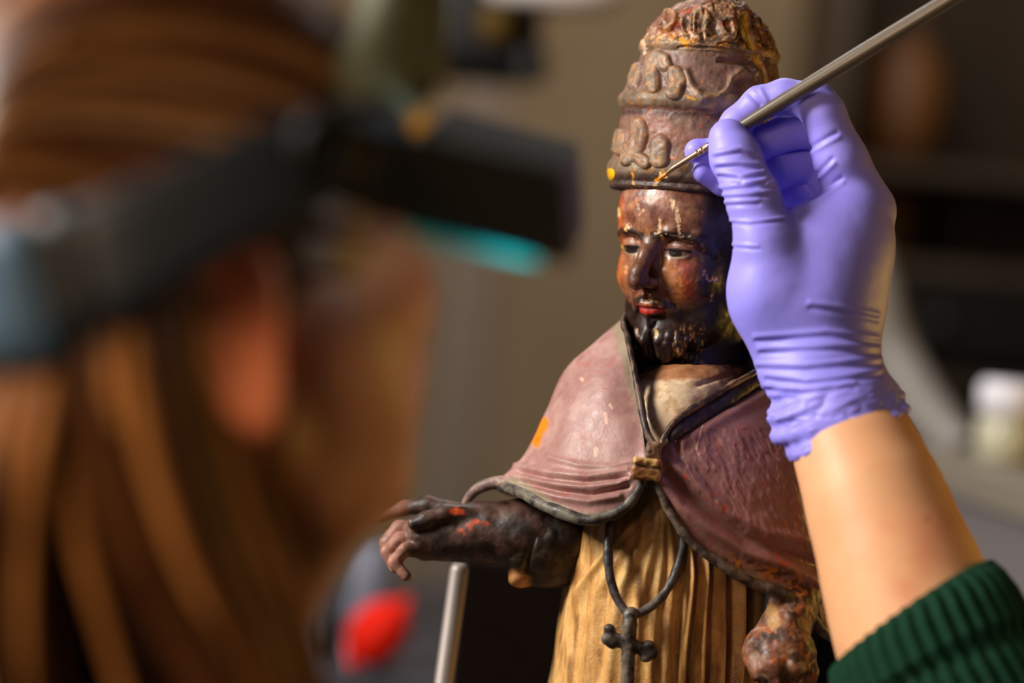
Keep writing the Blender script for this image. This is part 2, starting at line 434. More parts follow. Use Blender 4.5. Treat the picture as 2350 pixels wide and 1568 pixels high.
fl.ell(H(0, 3.9, -5.2), (.1, .6, 1.0), .12, HR, 'sub')
lock([(0, 4.25, -3.6), (.03, 4.1, -3.95), (0, 3.9, -4.3)], .2)
# hair at the temples and ears
for s in (-1, 1):
    for j in range(5):
        lock([(s*3.75, 1.3-.7*j, 1.8), (s*3.9, 1.1-.7*j, .3), (s*3.65, .9-.7*j, -1.2), (s*3.3, .9-.7*j, -2.5)], .36, .15)
    fl.ell(H(s*3.95, -.1, -.4), (.28, .6, 1.0), .15, HR)
fl.cone(H(0, -1.2, -3.5), C(1585, 900, -5.5), 2.6, 2.9, .6)
V, F = fl.mesh(); N = vnormals(V, F); X, Y = to_px(V); L = (V-H0)@HR
a_, b_, c_ = L[:, 0], L[:, 1], L[:, 2]
V = V+N*((fbm(V, 2.2, 3)-.5)*.06)[:, None]
n1 = fbm(V, .9, 11); n2 = fbm(V, 3.5, 21); n3 = vn(V, 8, 31)
col = np.tile(lin((150, 100, 70)), (len(V), 1)); col = blend(col, (172, 124, 104), sstep(530, 480, Y)*sstep(1590, 1540, X)*.7)
col = blend(col, (120, 70, 50), sstep(.45, .62, n1)); col = blend(col, (196, 128, 70), sstep(.55, .7, n2)*.5)
col = blend(col, (225, 112, 38), sstep(1445, 1405, X+14*(n2-.5))*sstep(440, 470, Y)*sstep(700, 640, Y)*.85)
col = blend(col, (150, 45, 20), sstep(46, 10, pd(X, Y, [(1578, 625), (1572, 665)]))*.8)
col = blend(col, (200, 130, 70), sstep(34, 8, pd(X, Y, [(1530, 615), (1545, 650), (1545, 680)])+24*(n3-.5))*.7)
col = blend(col, (60, 30, 26), sstep(1560, 1640, X+30*(n1-.5))*.8)  # this and the next darken the face's right side in colour, as shade
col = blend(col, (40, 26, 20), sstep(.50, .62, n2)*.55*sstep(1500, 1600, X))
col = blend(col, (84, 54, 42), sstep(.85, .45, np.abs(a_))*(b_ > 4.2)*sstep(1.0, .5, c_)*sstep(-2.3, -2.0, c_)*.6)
# brows, eyes
for s in (-1, 1):
    br = np.abs(c_-(.98-.12*(np.abs(a_-s*1.5))**2)); col = blend(col, (30, 18, 14), (np.abs(a_-s*1.55) < 1.35)*sstep(.36, .12, br+.2*(n3-.5))*(b_ > 2)*.9)
    er = np.sqrt((a_-s*1.5)**2+(b_-3.02)**2+((c_-.16)/.95)**2); aa = a_-s*1.5; cc = c_-.16
    w = 1-(aa/.82)**2; eye = (b_ > 3.4)*(np.abs(aa) < .80)*(cc < -.13+.10*w)*(cc > -.22-.17*w)*1.0; col = blend(col, (116, 88, 66), eye)
    col = blend(col, (34, 23, 17), eye*sstep(.46, .40, np.hypot(aa+.0, cc+.16)))
    w = 1-(aa/.82)**2
    col = blend(col, (28, 16, 12), (b_ > 3.2)*(np.abs(aa) < .9)*sstep(.10, .04, np.abs(cc-(-.08+.10*w)))*(er < 1.3))
    col = blend(col, (185, 162, 134), (b_ > 3.2)*(np.abs(aa) < .80)*sstep(.08, .03, np.abs(cc-(-.28-.17*w)))*(er < 1.3)*.8)
# beard and hair
beard = np.maximum(sstep(-2.95, -3.45, c_+.4*(n2-.5)-.25*np.maximum(np.abs(a_)-1.2, 0))*sstep(.55, 1.0, np.hypot(a_/1.0, (c_+3.05)/.55)), sstep(.3, .1, np.abs(c_+2.55+.25*np.abs(a_)))*(np.abs(a_) < 1.5)*(np.abs(a_) > .12)*(b_ > 3)*.9)
beard = np.maximum(beard, sstep(2.5, 3.1, np.abs(a_)+.4*(n2-.5)))
beard = beard*(Y < 838)
col = blend(col, (34, 24, 20), beard*.93)
col = blend(col, (205, 150, 90), beard*sstep(.62, .70, vn(V*np.array([2.2, .9, 1.5]), 5, 77))*sstep(1535, 1560, X)*sstep(1625, 1605, X)*sstep(735, 765, Y)*.9)
lip = (b_ > 3.5)*sstep(.98, .85, np.abs(a_))*(c_ < -2.93)*(c_ > -3.46+.22*np.abs(a_))
col = blend(col, (188, 52, 40), lip*.95)
col = blend(col, (28, 14, 12), (b_ > 3.5)*(np.abs(a_) < 1.1)*sstep(.07, .03, np.abs(c_+3.05))*.9)
# neck band
col = blend(col, (205, 160, 105), sstep(842, 852, Y+6*(n2-.5)))
col = blend(col, (150, 84, 30), sstep(846, 852, Y)*sstep(872, 862, Y)*.8)
front = b_ > -1
def fk(pts, r, c, j=4.0, al=1.0):
    global col
    m = sstep(r, r-1.6, pd(X, Y, pts)+j*2*(vn(V, 9, 5)-.5))*front*al
    col = blend(col, c, m)
    return m
CR = (232, 196, 150)
fm = 0
for pts, r, c in [([(1541, 460), (1543, 476)], 5.5, CR), ([(1550, 480), (1551, 496)], 5.5, CR), ([(1556, 497), (1555, 508)], 6, CR), ([(1556, 516), (1558, 536)], 4, CR),
                  ([(1513, 506), (1512, 532)], 5, CR), ([(1517, 541), (1521, 546)], 5, (230, 180, 100)), ([(1503, 535), (1510, 536)], 3.5, CR), ([(1410, 508), (1412, 520)], 8, (238, 205, 120)),
                  ([(1418, 480), (1419, 494)], 4.5, (238, 190, 130)), ([(1436, 526), (1441, 518)], 5, (236, 190, 130)), ([(1463, 470), (1468, 492), (1478, 480)], 2.8, (205, 160, 120)),
                  ([(1529, 539), (1560, 543), (1585, 543)], 1.9, CR), ([(1529, 483), (1535, 485)], 3.5, CR), ([(1518, 645), (1524, 655)], 3, (190, 150, 125)), ([(1533, 658), (1541, 668)], 3.6, (190, 150, 125)),
                  ([(1614, 620), (1614, 628)], 3.8, (190, 130, 130)), ([(1621, 632), (1623, 640)], 4, (190, 130, 130)), ([(1634, 643), (1646, 641)], 5, (196, 150, 145)), ([(1637, 676), (1633, 690)], 2.6, (170, 130, 115)),
                  ([(1612, 562), (1616, 576)], 4.2, (150, 100, 80)), ([(1500, 690), (1504, 693)], 4, (225, 150, 70)), ([(1497, 735), (1508, 735)], 3.6, (205, 185, 140)), ([(1504, 758), (1504, 772)], 4, (230, 200, 120)),
                  ([(1438, 610), (1435, 625)], 3.5, (220, 150, 90)), ([(1427, 566), (1428, 566)], 3.4, (240, 190, 80)), ([(1461, 758), (1460, 770)], 4, (190, 160, 140)), ([(1588, 650), (1604, 640)], 1.2, (200, 140, 110))]:
    fm = fm+fk(pts, r, c)
sp = (vn(V, 7.5, 91) > .93)*(vn(V, 1.6, 92) > .5)*(Y < 560)*(beard < .5); col = blend(col, (215, 150, 100), sp*.75)
V = V-N*(np.clip(fm, 0, 1)*.035)[:, None]
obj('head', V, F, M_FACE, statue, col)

# ---- tiara
TB = C(1600, 432, -4.75); ZT = UP; XT = np.cross(ZT, [0, 0, 1.0]); XT /= np.linalg.norm(XT); YT = np.cross(ZT, XT)
prof = [(-.55, 3.9), (-.42, 4.72), (-.25, 4.86), (-.1, 4.82), (.0, 4.80), (.15, 4.92), (.4, 5.02), (.75, 5.06), (1.05, 4.98), (1.3, 4.80), (1.7, 4.70), (2.4, 4.63), (3.2, 4.56), (3.75, 4.52), (3.95, 4.50), (4.15, 4.70), (4.45, 4.80),
        (4.75, 4.72), (4.98, 4.52), (5.3, 4.40), (6.0, 4.10), (6.7, 3.86), (7.15, 3.74), (7.3, 3.86), (7.55, 3.94), (7.8, 3.82), (8.1, 3.66), (8.6, 3.42), (9.1, 3.05), (9.6, 2.55), (10.05, 1.95), (10.35, 1.35), (10.6, 1.05), (11.1, 1.0), (11.6, .8), (11.9, .3), (11.95, .02)]
m, n = 430, 520
ts = np.linspace(0, 1, m); pr = np.array(prof); u = np.linspace(0, 1, len(pr)); tt = np.interp(ts, u, pr[:, 0]); rr = np.interp(ts, u, pr[:, 1])
kk = np.hanning(19); kk /= kk.sum(); rr = np.convolve(np.pad(rr, 9, 'edge'), kk, 'valid'); tt = np.convolve(np.pad(tt, 9, 'edge'), kk, 'valid')
an = np.linspace(0, 2*np.pi, n, endpoint=False)
tg = tt[:, None]+.012*(an[None]*0); tg = tt[:, None]-.028*tt[:, None]*.0*np.cos(an)[None]
V = (TB+tt[:, None, None]*ZT+rr[:, None, None]*(np.cos(an)[None, :, None]*XT+np.sin(an)[None, :, None]*YT)).reshape(-1, 3)
F = gridF(m, n, True)
N = vnormals(V, F)
if ((V-V.mean(0))*N).sum() < 0: F = F[:, ::-1]; N = -N
X, Y = to_px(V)
T = np.repeat(tt, n)
Y = Y+0; n1 = fbm(V, .8, 1); n2 = fbm(V, 2.6, 2); n3 = vn(V, 7, 3)
Xw = X+7*(vn(V, 1.5, 8)-.5); Yw = Y+7*(vn(V, 1.5, 9)-.5)
disp = (n2-.5)*.10+(n1-.5)*.10
def leaf(pts, r, h=.28, e=9, rim=.13):
    d = pd(Xw, Yw, pts); return h*np.sqrt(np.clip(1-(d/(r+3))**2, 0, 1))*(.82+.18*sstep(0, r*.7, d))
lobes = [([(1466, 287), (1472, 304), (1463, 330), (1449, 352)], 17), ([(1514, 332), (1513, 362)], 20), ([(1426, 308), (1420, 345)], 10), ([(1436, 340), (1436, 368)], 11), ([(1455, 355), (1480, 372)], 12),
         ([(1510, 128), (1524, 136), (1528, 150)], 11), ([(1502, 134), (1496, 165), (1500, 195)], 16), ([(1550, 172), (1560, 187), (1546, 210)], 17), ([(1467, 158), (1455, 195)], 10),
         ([(1733, 300), (1730, 350)], 24), ([(1700, 330), (1700, 372)], 20)]
lv = np.zeros(len(V))
for p, r in lobes: lv = np.maximum(lv, leaf(p, r))
for p, r, h in [([(1575, 165), (1592, 205), (1612, 224), (1650, 222), (1670, 200), (1680, 178), (1705, 163), (1730, 168)], 9, .2), ([(1655, 200), (1672, 215)], 20, .1), ([(1560, 380), (1600, 372)], 10, .1),
                ([(1636, 22), (1700, 20)], 30, .15)]:
    lv = np.maximum(lv, h*np.exp(-(pd(Xw, Yw, p)/r)**2))
for p, r in [([(1608, 45), (1604, 70)], 24), ([(1668, 60), (1672, 70)], 22), ([(1575, 50), (1580, 72)], 12), ([(1540, 40), (1528, 60)], 14)]:
    lv = np.maximum(lv, leaf(p, r, .34, 10, .08)-.2*sstep(12, 4, pd(Xw, Yw, p)))
disp = disp+lv
# losses and splits in the wood on the upper right
gouge = np.maximum(sstep(13, 7, pd(Xw, Yw, [(1706, 40), (1716, 75), (1728, 108)])), sstep(11, 6, pd(Xw, Yw, [(1738, 130), (1752, 165), (1758, 200)])))
gouge2 = sstep(9, 3, pd(Xw, Yw, [(1650, 140), (1690, 146), (1725, 140)]))
disp = disp-.28*gouge-.15*gouge2
for p in [[(1595, 35), (1590, 75)], [(1618, 30), (1612, 88)], [(1700, 60), (1690, 95), (1650, 100)], [(1740, 60), (1760, 110)], [(1560, 110), (1630, 108), (1700, 122), (1760, 140)]]:
    disp = disp-.12*np.exp(-(pd(Xw, Yw, p)/3.5)**2)
rough_up = sstep(7.2, 8.0, T)+.5*sstep(1650, 1760, X)*sstep(4.5, 6, T)
disp = disp+rough_up*.10*(np.abs(vn(V, 2.6, 44)-.5)*2-.5)+rough_up*.05*(vn(V, 7, 45)-.5)
V = V+N*disp[:, None]
col = np.tile(lin((128, 100, 84)), (len(V), 1))
wall = ((T > 1.2)*(T < 4.05)).astype(float); col = blend(col, (152, 94, 72), wall*.75*sstep(.3, .6, n1))
w2 = ((T > 4.95)*(T < 7.1)).astype(float); col = blend(col, (122, 92, 84), w2*.8)
col = blend(col, (132, 118, 98), sstep(.05, .3, lv)*.8)
bands = np.maximum(np.exp(-((T-.75)/.45)**2), np.maximum(np.exp(-((T-4.45)/.42)**2), np.exp(-((T-7.5)/.3)**2)))
col = blend(col, (132, 116, 92), bands*.75)
col = blend(col, (170, 120, 60), bands*sstep(.58, .66, n2)*.8)
col = blend(col, (62, 46, 42), sstep(.55, .2, T)*.85)
col = blend(col, (60, 36, 40), np.exp(-((T-3.75)/.22)**2)*.85)
col = blend(col, (150, 78, 40), sstep(7.3, 8.2, T)*.5*sstep(.4, .6, n1))
col = blend(col, (214, 140, 30), np.exp(-((T-7.85)/.35)**2)*sstep(.52, .60, fbm(V, 2.5, 71))*.9)
col = blend(col, (170, 70, 45), sstep(.74, .80, vn(V, 2.4, 55))*rough_up*.7)
col = blend(col, (205, 175, 140), sstep(.66, .70, vn(V, 5, 56))*sstep(7.3, 8.0, T)*.7)
col = blend(col, (60, 40, 30), sstep(.6, .7, vn(V, 3, 57))*rough_up*.7)
col = blend(col, (120, 88, 30), sstep(1730, 1800, X)*sstep(3, 5, T)*.7)  # warm light from the right painted into the tiara's edge
col = blend(col, (232, 184, 64), gouge*.95); col = blend(col, (200, 170, 120), sstep(6, 3, pd(Xw, Yw, [(1745, 150), (1757, 195)]))*.7)
rim_e = sstep(.5, .56, vn(V, 6, 12))*np.exp(-((lv-.25)/.12)**2); col = blend(col, (178, 130, 84), rim_e*.7)
col = blend(col, (190, 100, 40), sstep(.90, .93, vn(V, 6, 13))*.8)
Yb = Y
def tk(pts, r, c, j=3.0):
    global col
    col = blend(col, c, sstep(r, r-1.5, pd(X, Yb, pts)+j*2*(vn(V, 9, 6)-.5))*(V[:, 2] > TB[2]-1.5))
tk([(1401, 396), (1400, 404)], 10, (255, 196, 0), 1)
tk([(1508, 414), (1518, 406), (1524, 400)], 6.5, (250, 165, 10)); tk([(1516, 398), (1528, 406)], 3.5, (255, 215, 140)); tk([(1498, 425), (1508, 427)], 2.5, (235, 160, 20))
tk([(1452, 398), (1453, 424)], 3.4, (225, 150, 20)); tk([(1483, 437), (1484, 438)], 5, (185, 150, 30), 5); tk([(1575, 218), (1578, 222), (1592, 228)], 3, (225, 155, 30)); tk([(1536, 362), (1552, 360)], 3, (190, 110, 60))
tk([(1565, 92), (1576, 100)], 8, (235, 165, 20), 6); tk([(1475, 95), (1480, 120)], 6, (220, 190, 160), 5); tk([(1616, 85), (1620, 96), (1630, 88)], 4, (225, 195, 160), 4)
obj('tiara', V, F, M_PAINT, statue, col)

# ---- shirt and robe (stacked rings)
def rings(rows, m, n):
    R = spline(rows, m); a = np.linspace(0, 2*np.pi, n, endpoint=False); G = []
    for px, py, hw, zc, hd in R:
        G.append([C(px+hw*math.cos(t), py, zc+hd*math.sin(t)) for t in a])
    V = np.array(G).reshape(-1, 3); F = gridF(m, n, True); N = vnormals(V, F)
    if ((V-np.repeat(np.array(G).mean(1), n, 0))*N).sum() < 0: F = F[:, ::-1]; N = -N
    return V, F, N, np.repeat(R, n, 0), np.tile(a, m)
V, F, N, R, A = rings([(1592, 838, 88, -4.6, 2.9), (1580, 870, 118, -4.3, 4.2), (1565, 920, 150, -4.2, 5.0), (1545, 980, 170, -4.4, 5.6), (1535, 1060, 190, -4.6, 5.9), (1535, 1120, 210, -4.8, 6.3)], 90, 220)
X, Y = to_px(V)
V = V+N*((fbm(V, 1.2, 4)-.5)*.18-.10*np.exp(-(pd(X, Y, [(1530, 872), (1600, 885), (1700, 850)])/5)**2))[:, None]
col = np.tile(lin((214, 186, 148)), (len(V), 1)); n2 = fbm(V, 2.2, 9)
col = blend(col, (176, 138, 96), sstep(.5, .65, n2)*.7); col = blend(col, (150, 84, 34), sstep(876, 866, Y+4*(n2-.5))*.8); col = blend(col, (120, 96, 78), sstep(1600, 1700, X)*.5)
obj('shirt', V, F, M_CAPE, statue, col)
rows = [(1535, 1085, 190, -5.0, 6.3), (1532, 1200, 218, -5.0, 6.6), (1532, 1300, 232, -5.0, 6.9), (1525, 1400, 240, -5.2, 7.2), (1512, 1568, 250, -5.4, 7.6), (1480, 1900, 275, -5.8, 8.2), (1440, 2400, 300, -6, 9), (1400, 2790, 330, -6, 8.5)]
V, F, N, R, A = rings(rows, 620, 520)
X, Y = to_px(V); s = (X-R[:, 0])/R[:, 2]; fr = sstep(-1, -.7, np.sin(A)*-1)  # both halves carry folds
yy = Y
disp = np.zeros(len(V)); nz = fbm(V*np.array([1, .12, 1]), 1.6, 14)
fold = sstep(1120, 1330, yy)
for c0, w, h in [(.205, .028, .70), (.345, .030, .75), (.50, .034, .78), (.67, .042, .7), (.85, .05, .5)]:
    cc = c0+.012*np.sin(yy/70+c0*9)
    disp += h*np.exp(-((s-cc)/w)**2)*sstep(1180+250*abs(c0-.3), 1330, yy)
for c0, w, h, sl in [(-.88, .05, .28, 0), (-.66, .07, .25, .03), (-.45, .06, .30, .06), (-.24, .05, .26, .09), (-.08, .04, .2, .1), (.06, .04, .22, .1)]:
    cc = c0*(1-.9*sstep(1400, 1080, yy))-.0
    disp += h*np.exp(-((s-cc)/w)**2)*sstep(1110, 1210, yy)
disp += .28*np.sin(A*23+2*np.sin(A*3))*((np.sin(A) < 0) | (yy > 1700))*sstep(1200, 1600, yy)
disp += .25*(nz-.5)
V = V+N*disp[:, None]
col = np.tile(lin((232, 180, 108)), (len(V), 1)); g = fbm(V*np.array([1, .15, 1]), 2.6, 17)
col = blend(col, (200, 146, 82), sstep(.45, .62, g)*.8); col = blend(col, (128, 82, 44), sstep(.60, .74, g)*.6)
col = blend(col, (226, 186, 124), sstep(.55, .72, fbm(V*np.array([1, .2, 1]), 1.3, 18))*.6)
col = blend(col, (84, 48, 26), sstep(.22, .02, disp)*sstep(.1, .25, s)*.8*sstep(1200, 1300, yy))  # shade in the grooves of the right folds, put into the colour
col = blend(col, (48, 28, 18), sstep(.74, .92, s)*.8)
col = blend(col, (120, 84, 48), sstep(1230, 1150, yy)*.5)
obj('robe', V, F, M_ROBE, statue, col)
V, F = lathe([(.0001, 0), (.105, 0), (.11, .006), (.11, .03), (.10, .036), (.096, .05), (.09, .055), (.0001, .055)], 64, (ST[0], ST[1], .811))
obj('plinth', V, F, M_PAINT, statue, np.tile(lin((80, 60, 44)), (len(V), 1)), world=True)

# ---- cape
mer = [
 [(1482, 1045, 2.0), (1483, 1065, 2.3), (1481, 1085, 2.4), (1478, 1100, 2.3)],
 [(1470, 960, .8), (1458, 1030, 1.6), (1443, 1100, 2.2), (1425, 1168, 2.4)],
 [(1452, 870, -.6), (1420, 960, .6), (1390, 1050, 1.3), (1362, 1125, 1.9), (1342, 1188, 2.2)],
 [(1440, 805, -1.6), (1385, 890, -.6), (1335, 990, 0), (1290, 1080, .6), (1255, 1158, 1.0)],
 [(1432, 768, -2.8), (1362, 825, -2.4), (1300, 915, -2.2), (1250, 1020, -2), (1185, 1120, -1.6)],
 [(1428, 738, -4.2), (1368, 782, -4.6), (1298, 850, -5), (1252, 950, -5.2), (1205, 1045, -5.2), (1135, 1112, -5)],
 [(1460, 715, -7.2), (1400, 800, -9), (1350, 930, -10.5), (1290, 1050, -11), (1200, 1140, -11)],
 [(1590, 705, -9.4), (1580, 820, -12), (1570, 960, -14), (1560, 1080, -15), (1550, 1220, -15.5)],
 [(1720, 735, -7.4), (1790, 830, -9.5), (1850, 1000, -11.5), (1880, 1180, -12), (1890, 1350, -12)],
 [(1752, 795, -3.8), (1850, 890, -4.5), (1925, 1080, -5), (1965, 1270, -5), (1975, 1440, -5)],
 [(1738, 850, -1.8), (1800, 950, -.6), (1858, 1100, .2), (1895, 1280, .3), (1915, 1462, -.2)],
 [(1672, 893, -.1), (1720, 990, 1.1), (1765, 1110, 1.8), (1785, 1245, 2.2), (1800, 1366, 1.9)],
 [(1602, 936, .9), (1642, 1015, 1.8), (1672, 1105, 2.4), (1678, 1205, 2.7), (1668, 1303, 2.6)],
 [(1550, 972, 1.5), (1578, 1040, 2.2), (1594, 1110, 2.6), (1593, 1180, 2.8), (1582, 1238, 2.8)],
 [(1524, 1012, 1.8), (1538, 1060, 2.3), (1543, 1110, 2.6), (1534, 1168, 2.7)],
 [(1512, 1042, 2.0), (1510, 1062, 2.3), (1506, 1085, 2.5), (1501, 1100, 2.5)]]
m, n = 210, 760
G = loft(mer, m, n); V, F, N = shell(G, .3); X, Y = to_px(V)
tv = np.repeat(np.linspace(0, 1, m), n); uv = np.tile(np.linspace(0, 1, n), m)
fr = N[:, 2] > -.05
lf = (X < 1500)*fr; rf = (X >= 1500)*fr
disp = .10*(fbm(V, .5, 5)-.5)
def st(p, w): return np.exp(-(pd(X, Y, p)/w)**2)
for p, w, h in [([(1180, 1095), (1250, 1110), (1340, 1120), (1420, 1112), (1462, 1085)], 9, .20), ([(1185, 1070), (1260, 1085), (1350, 1094), (1440, 1080)], 8, .16), ([(1200, 1120), (1280, 1142), (1350, 1152), (1420, 1140)], 9, .20),
                ([(1260, 1050), (1330, 1068), (1400, 1072), (1450, 1060)], 7, .10), ([(1200, 1108), (1280, 1126), (1360, 1136), (1440, 1116)], 6, -.18), ([(1190, 1082), (1260, 1098), (1350, 1106), (1440, 1096)], 5, -.15)]:
    disp += h*st(p, w)*lf
for p, w, h in [([(1530, 1085), (1580, 1135), (1640, 1185), (1710, 1235), (1800, 1270), (1890, 1300)], 14, -.35), ([(1520, 1105), (1565, 1165), (1630, 1215), (1710, 1265), (1810, 1305), (1880, 1340)], 16, .34),
                ([(1540, 1065), (1600, 1115), (1680, 1180), (1760, 1222), (1860, 1240)], 14, .22), ([(1560, 990), (1640, 935), (1740, 880)], 12, -.40), ([(1570, 1012), (1660, 960), (1750, 910)], 14, .16), ([(1545, 1000), (1560, 1045)], 8, -.2)]:
    disp += h*st(p, w)*rf
P3 = V*np.array([1.0, .8, 1.0])
P3 = np.stack([P3[:, 0]*.8+P3[:, 1]*.6, (P3[:, 1]*.8-P3[:, 0]*.6)*.55, P3[:, 2]], 1); wr = sstep(.35, .65, vn(P3, 2.3, 61))*.6+sstep(.35, .65, vn(P3, 4.4, 63))*.45+.3*vn(P3, 8, 64)-.6
leath = rf*sstep(1515, 1560, X)*(Y > 985)
disp += leath*wr*.07*sstep(25, 50, pd(X, Y, [(1520, 1105), (1565, 1165), (1630, 1215), (1710, 1265), (1810, 1305)]))
V = V+N*disp[:, None]
n1 = fbm(V, .6, 71); n2 = fbm(V, 2.4, 72)
col = np.tile(lin((162, 120, 112)), (len(V), 1)); col = blend(col, (184, 146, 136), sstep(.45, .65, n1)*.7)
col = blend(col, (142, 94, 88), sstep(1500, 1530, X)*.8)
col = blend(col, (190, 70, 50), sstep(.62, .68, n2)*.18)
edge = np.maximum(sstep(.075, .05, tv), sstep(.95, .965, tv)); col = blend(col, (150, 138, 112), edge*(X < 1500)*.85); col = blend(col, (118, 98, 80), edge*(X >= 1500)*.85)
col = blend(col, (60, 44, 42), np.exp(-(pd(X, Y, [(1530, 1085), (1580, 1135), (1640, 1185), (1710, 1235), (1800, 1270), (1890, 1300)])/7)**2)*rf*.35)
rd = sstep(.66, .72, vn(V, 4.6, 81))*sstep(.48, .55, vn(V, 1.2, 85))
band1 = np.exp(-(pd(X, Y, [(1560, 1095), (1612, 1150), (1660, 1165), (1710, 1205), (1800, 1290), (1885, 1310)])/13)**2)*rf
col = blend(col, (205, 60, 30), band1*rd*.95)
band2 = np.exp(-(pd(X, Y, [(1640, 1290), (1730, 1300), (1800, 1320), (1860, 1370), (1900, 1430)])/22)**2)*rf
col = blend(col, (196, 118, 28), band2*sstep(.52, .6, fbm(V, 3.3, 82))*.8); col = blend(col, (70, 40, 24), band2*sstep(.6, .68, vn(V, 5, 83))*.8)
col = blend(col, (255, 130, 0), sstep(17, 9, pd(X, Y, [(1246, 972), (1230, 1012)])+16*(n2-.5))*(N[:, 2] > .0))
for p, r in [([(1335, 870), (1338, 873)], 5), ([(1390, 950), (1392, 972)], 5), ([(1368, 1030), (1366, 1045)], 6), ([(1612, 975), (1598, 1030)], 3), ([(1400, 930), (1404, 938)], 4)]:
    col = blend(col, (228, 180, 158), sstep(r, r-2.5, pd(X, Y, p)+5*(n2-.5))*fr*.8)
V, F = close_shell(V, F, N, .32, m, n); col = np.vstack([col, np.tile(lin((46, 36, 30)), (len(col), 1))])
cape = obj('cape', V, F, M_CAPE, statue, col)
# hem cord and collar edging
def edging(name, pts, rad, c1, c2, seed, n=220, seg=18, parent=cape, m_=M_PAINT, flat=1.0):
    if name == 'collar': flat = .6
    V, F = tube([C(*p) for p in pts], rad, n, seg, flat); N = vnormals(V, F)
    V = V+N*((fbm(V, 1.6, seed)-.5)*.16)[:, None]
    g = fbm(V, 1.8, seed+1, 4); col = np.tile(lin(c1), (len(V), 1)); col = blend(col, c2, sstep(.36, .64, g)); return obj(name, V, F, m_, parent, col)
edging('hem', [(1135, 1114, -5), (1185, 1126, -1.4), (1255, 1164, 1.2), (1342, 1193, 2.4), (1390, 1187, 2.6), (1425, 1172, 2.7), (1458, 1138, 2.7), (1478, 1100, 2.5)], [.25, .3, .32, .32, .30, .28, .26, .18], (112, 106, 92), (62, 54, 50), 3)
edging('hem', [(1501, 1100, 2.6), (1517, 1135, 2.75), (1534, 1170, 2.85), (1582, 1240, 3.0), (1668, 1304, 2.8), (1735, 1342, 2.5), (1800, 1366, 2.1), (1850, 1400, 1.4), (1885, 1445, .6), (1920, 1470, -.4)], [.16, .18, .2, .25, .28, .30, .34, .32, .3, .3], (112, 96, 82), (66, 50, 42), 8)
edging('collar', [(1600, 700, -9.6), (1480, 706, -8), (1432, 735, -4.4), (1440, 775, -2.6), (1455, 850, -.6), (1470, 925, .8), (1482, 985, 1.6), (1497, 1015, 2.0), (1512, 1030, 2.2)], [.3, .3, .26, .26, .3, .3, .3, .25, .2], (110, 84, 68), (48, 36, 32), 12)
edging('collar', [(1600, 700, -9.6), (1720, 735, -7.6), (1752, 800, -3.8), (1742, 848, -1.9), (1676, 888, 0), (1604, 930, 1.1), (1552, 966, 1.8), (1527, 998, 2.1), (1512, 1034, 2.3)], [.3, .3, .3, .3, .34, .34, .32, .26, .22], (138, 104, 78), (60, 42, 36), 15)
# shadow below the right collar, built as a dark strip under the edging
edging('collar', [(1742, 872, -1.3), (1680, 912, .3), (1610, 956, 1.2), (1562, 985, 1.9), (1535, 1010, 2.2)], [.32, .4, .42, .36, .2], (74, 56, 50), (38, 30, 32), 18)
# raised cape lap over the forearm
edging('hem', [(1066, 1165, -5), (1078, 1140, -4.6), (1105, 1118, -4.2), (1150, 1108, -3.6), (1195, 1126, -2.2), (1250, 1160, 0)], [.22, .28, .32, .38, .36, .2], (176, 146, 132), (128, 104, 98), 21)
# ---- clasp
V, F = tube([C(1450, 1062, 2.8), C(1487, 1068, 3.0), C(1522, 1072, 2.8)], [.45, .50, .45], 24, 4, .75)
def rbox(px, py, z, w, h, d, rot=0, k=.12, seed=0, res=.05):
    c = C(px, py, z); f = Field(c-max(w, h, d)*.8-.4, c+max(w, h, d)*.8+.4, res); R = rotm((0, 0, 1), rot)
    def fn(X, Y, Z):
        x, y, zz = X-c[0], Y-c[1], Z-c[2]; a = R[0, 0]*x+R[1, 0]*y; b = R[0, 1]*x+R[1, 1]*y
        qx, qy, qz = np.abs(a)-w/2+k, np.abs(b)-h/2+k, np.abs(zz)-d/2+k
        return np.sqrt(np.maximum(qx, 0)**2+np.maximum(qy, 0)**2+np.maximum(qz, 0)**2)+np.minimum(np.maximum(qx, np.maximum(qy, qz)), 0)-k
    f.op(fn, c-max(w, h, d), c+max(w, h, d), 0); V, F = f.mesh(); N = vnormals(V, F); return V+N*((fbm(V, 2.5, seed)-.5)*.2)[:, None], F
V, F = rbox(1484, 1076, 2.7, 1.55, 1.15, .9, math.radians(-9), .2, 5); X, Y = to_px(V)
V = V-vnormals(V, F)*(.12*np.exp(-(pd(X, Y, [(1452, 1066), (1516, 1078)])/4)**2))[:, None]
g = fbm(V, 2.2, 6); col = np.tile(lin((216, 168, 104)), (len(V), 1)); col = blend(col, (150, 96, 50), sstep(.48, .6, g)); col = blend(col, (80, 52, 34), np.exp(-(pd(X, Y, [(1452, 1066), (1516, 1078)])/4)**2)*.8)
obj('clasp', V, F, M_PAINT, statue, col)
V, F = rbox(1500, 1034, 2.5, .8, .9, .7, math.radians(-5), .15, 15); col = np.tile(lin((150, 118, 88)), (len(V), 1)); obj('clasp_loop', V, F, M_PAINT, statue, blend(col, (80, 58, 46), sstep(.45, .6, fbm(V, 2, 9))))
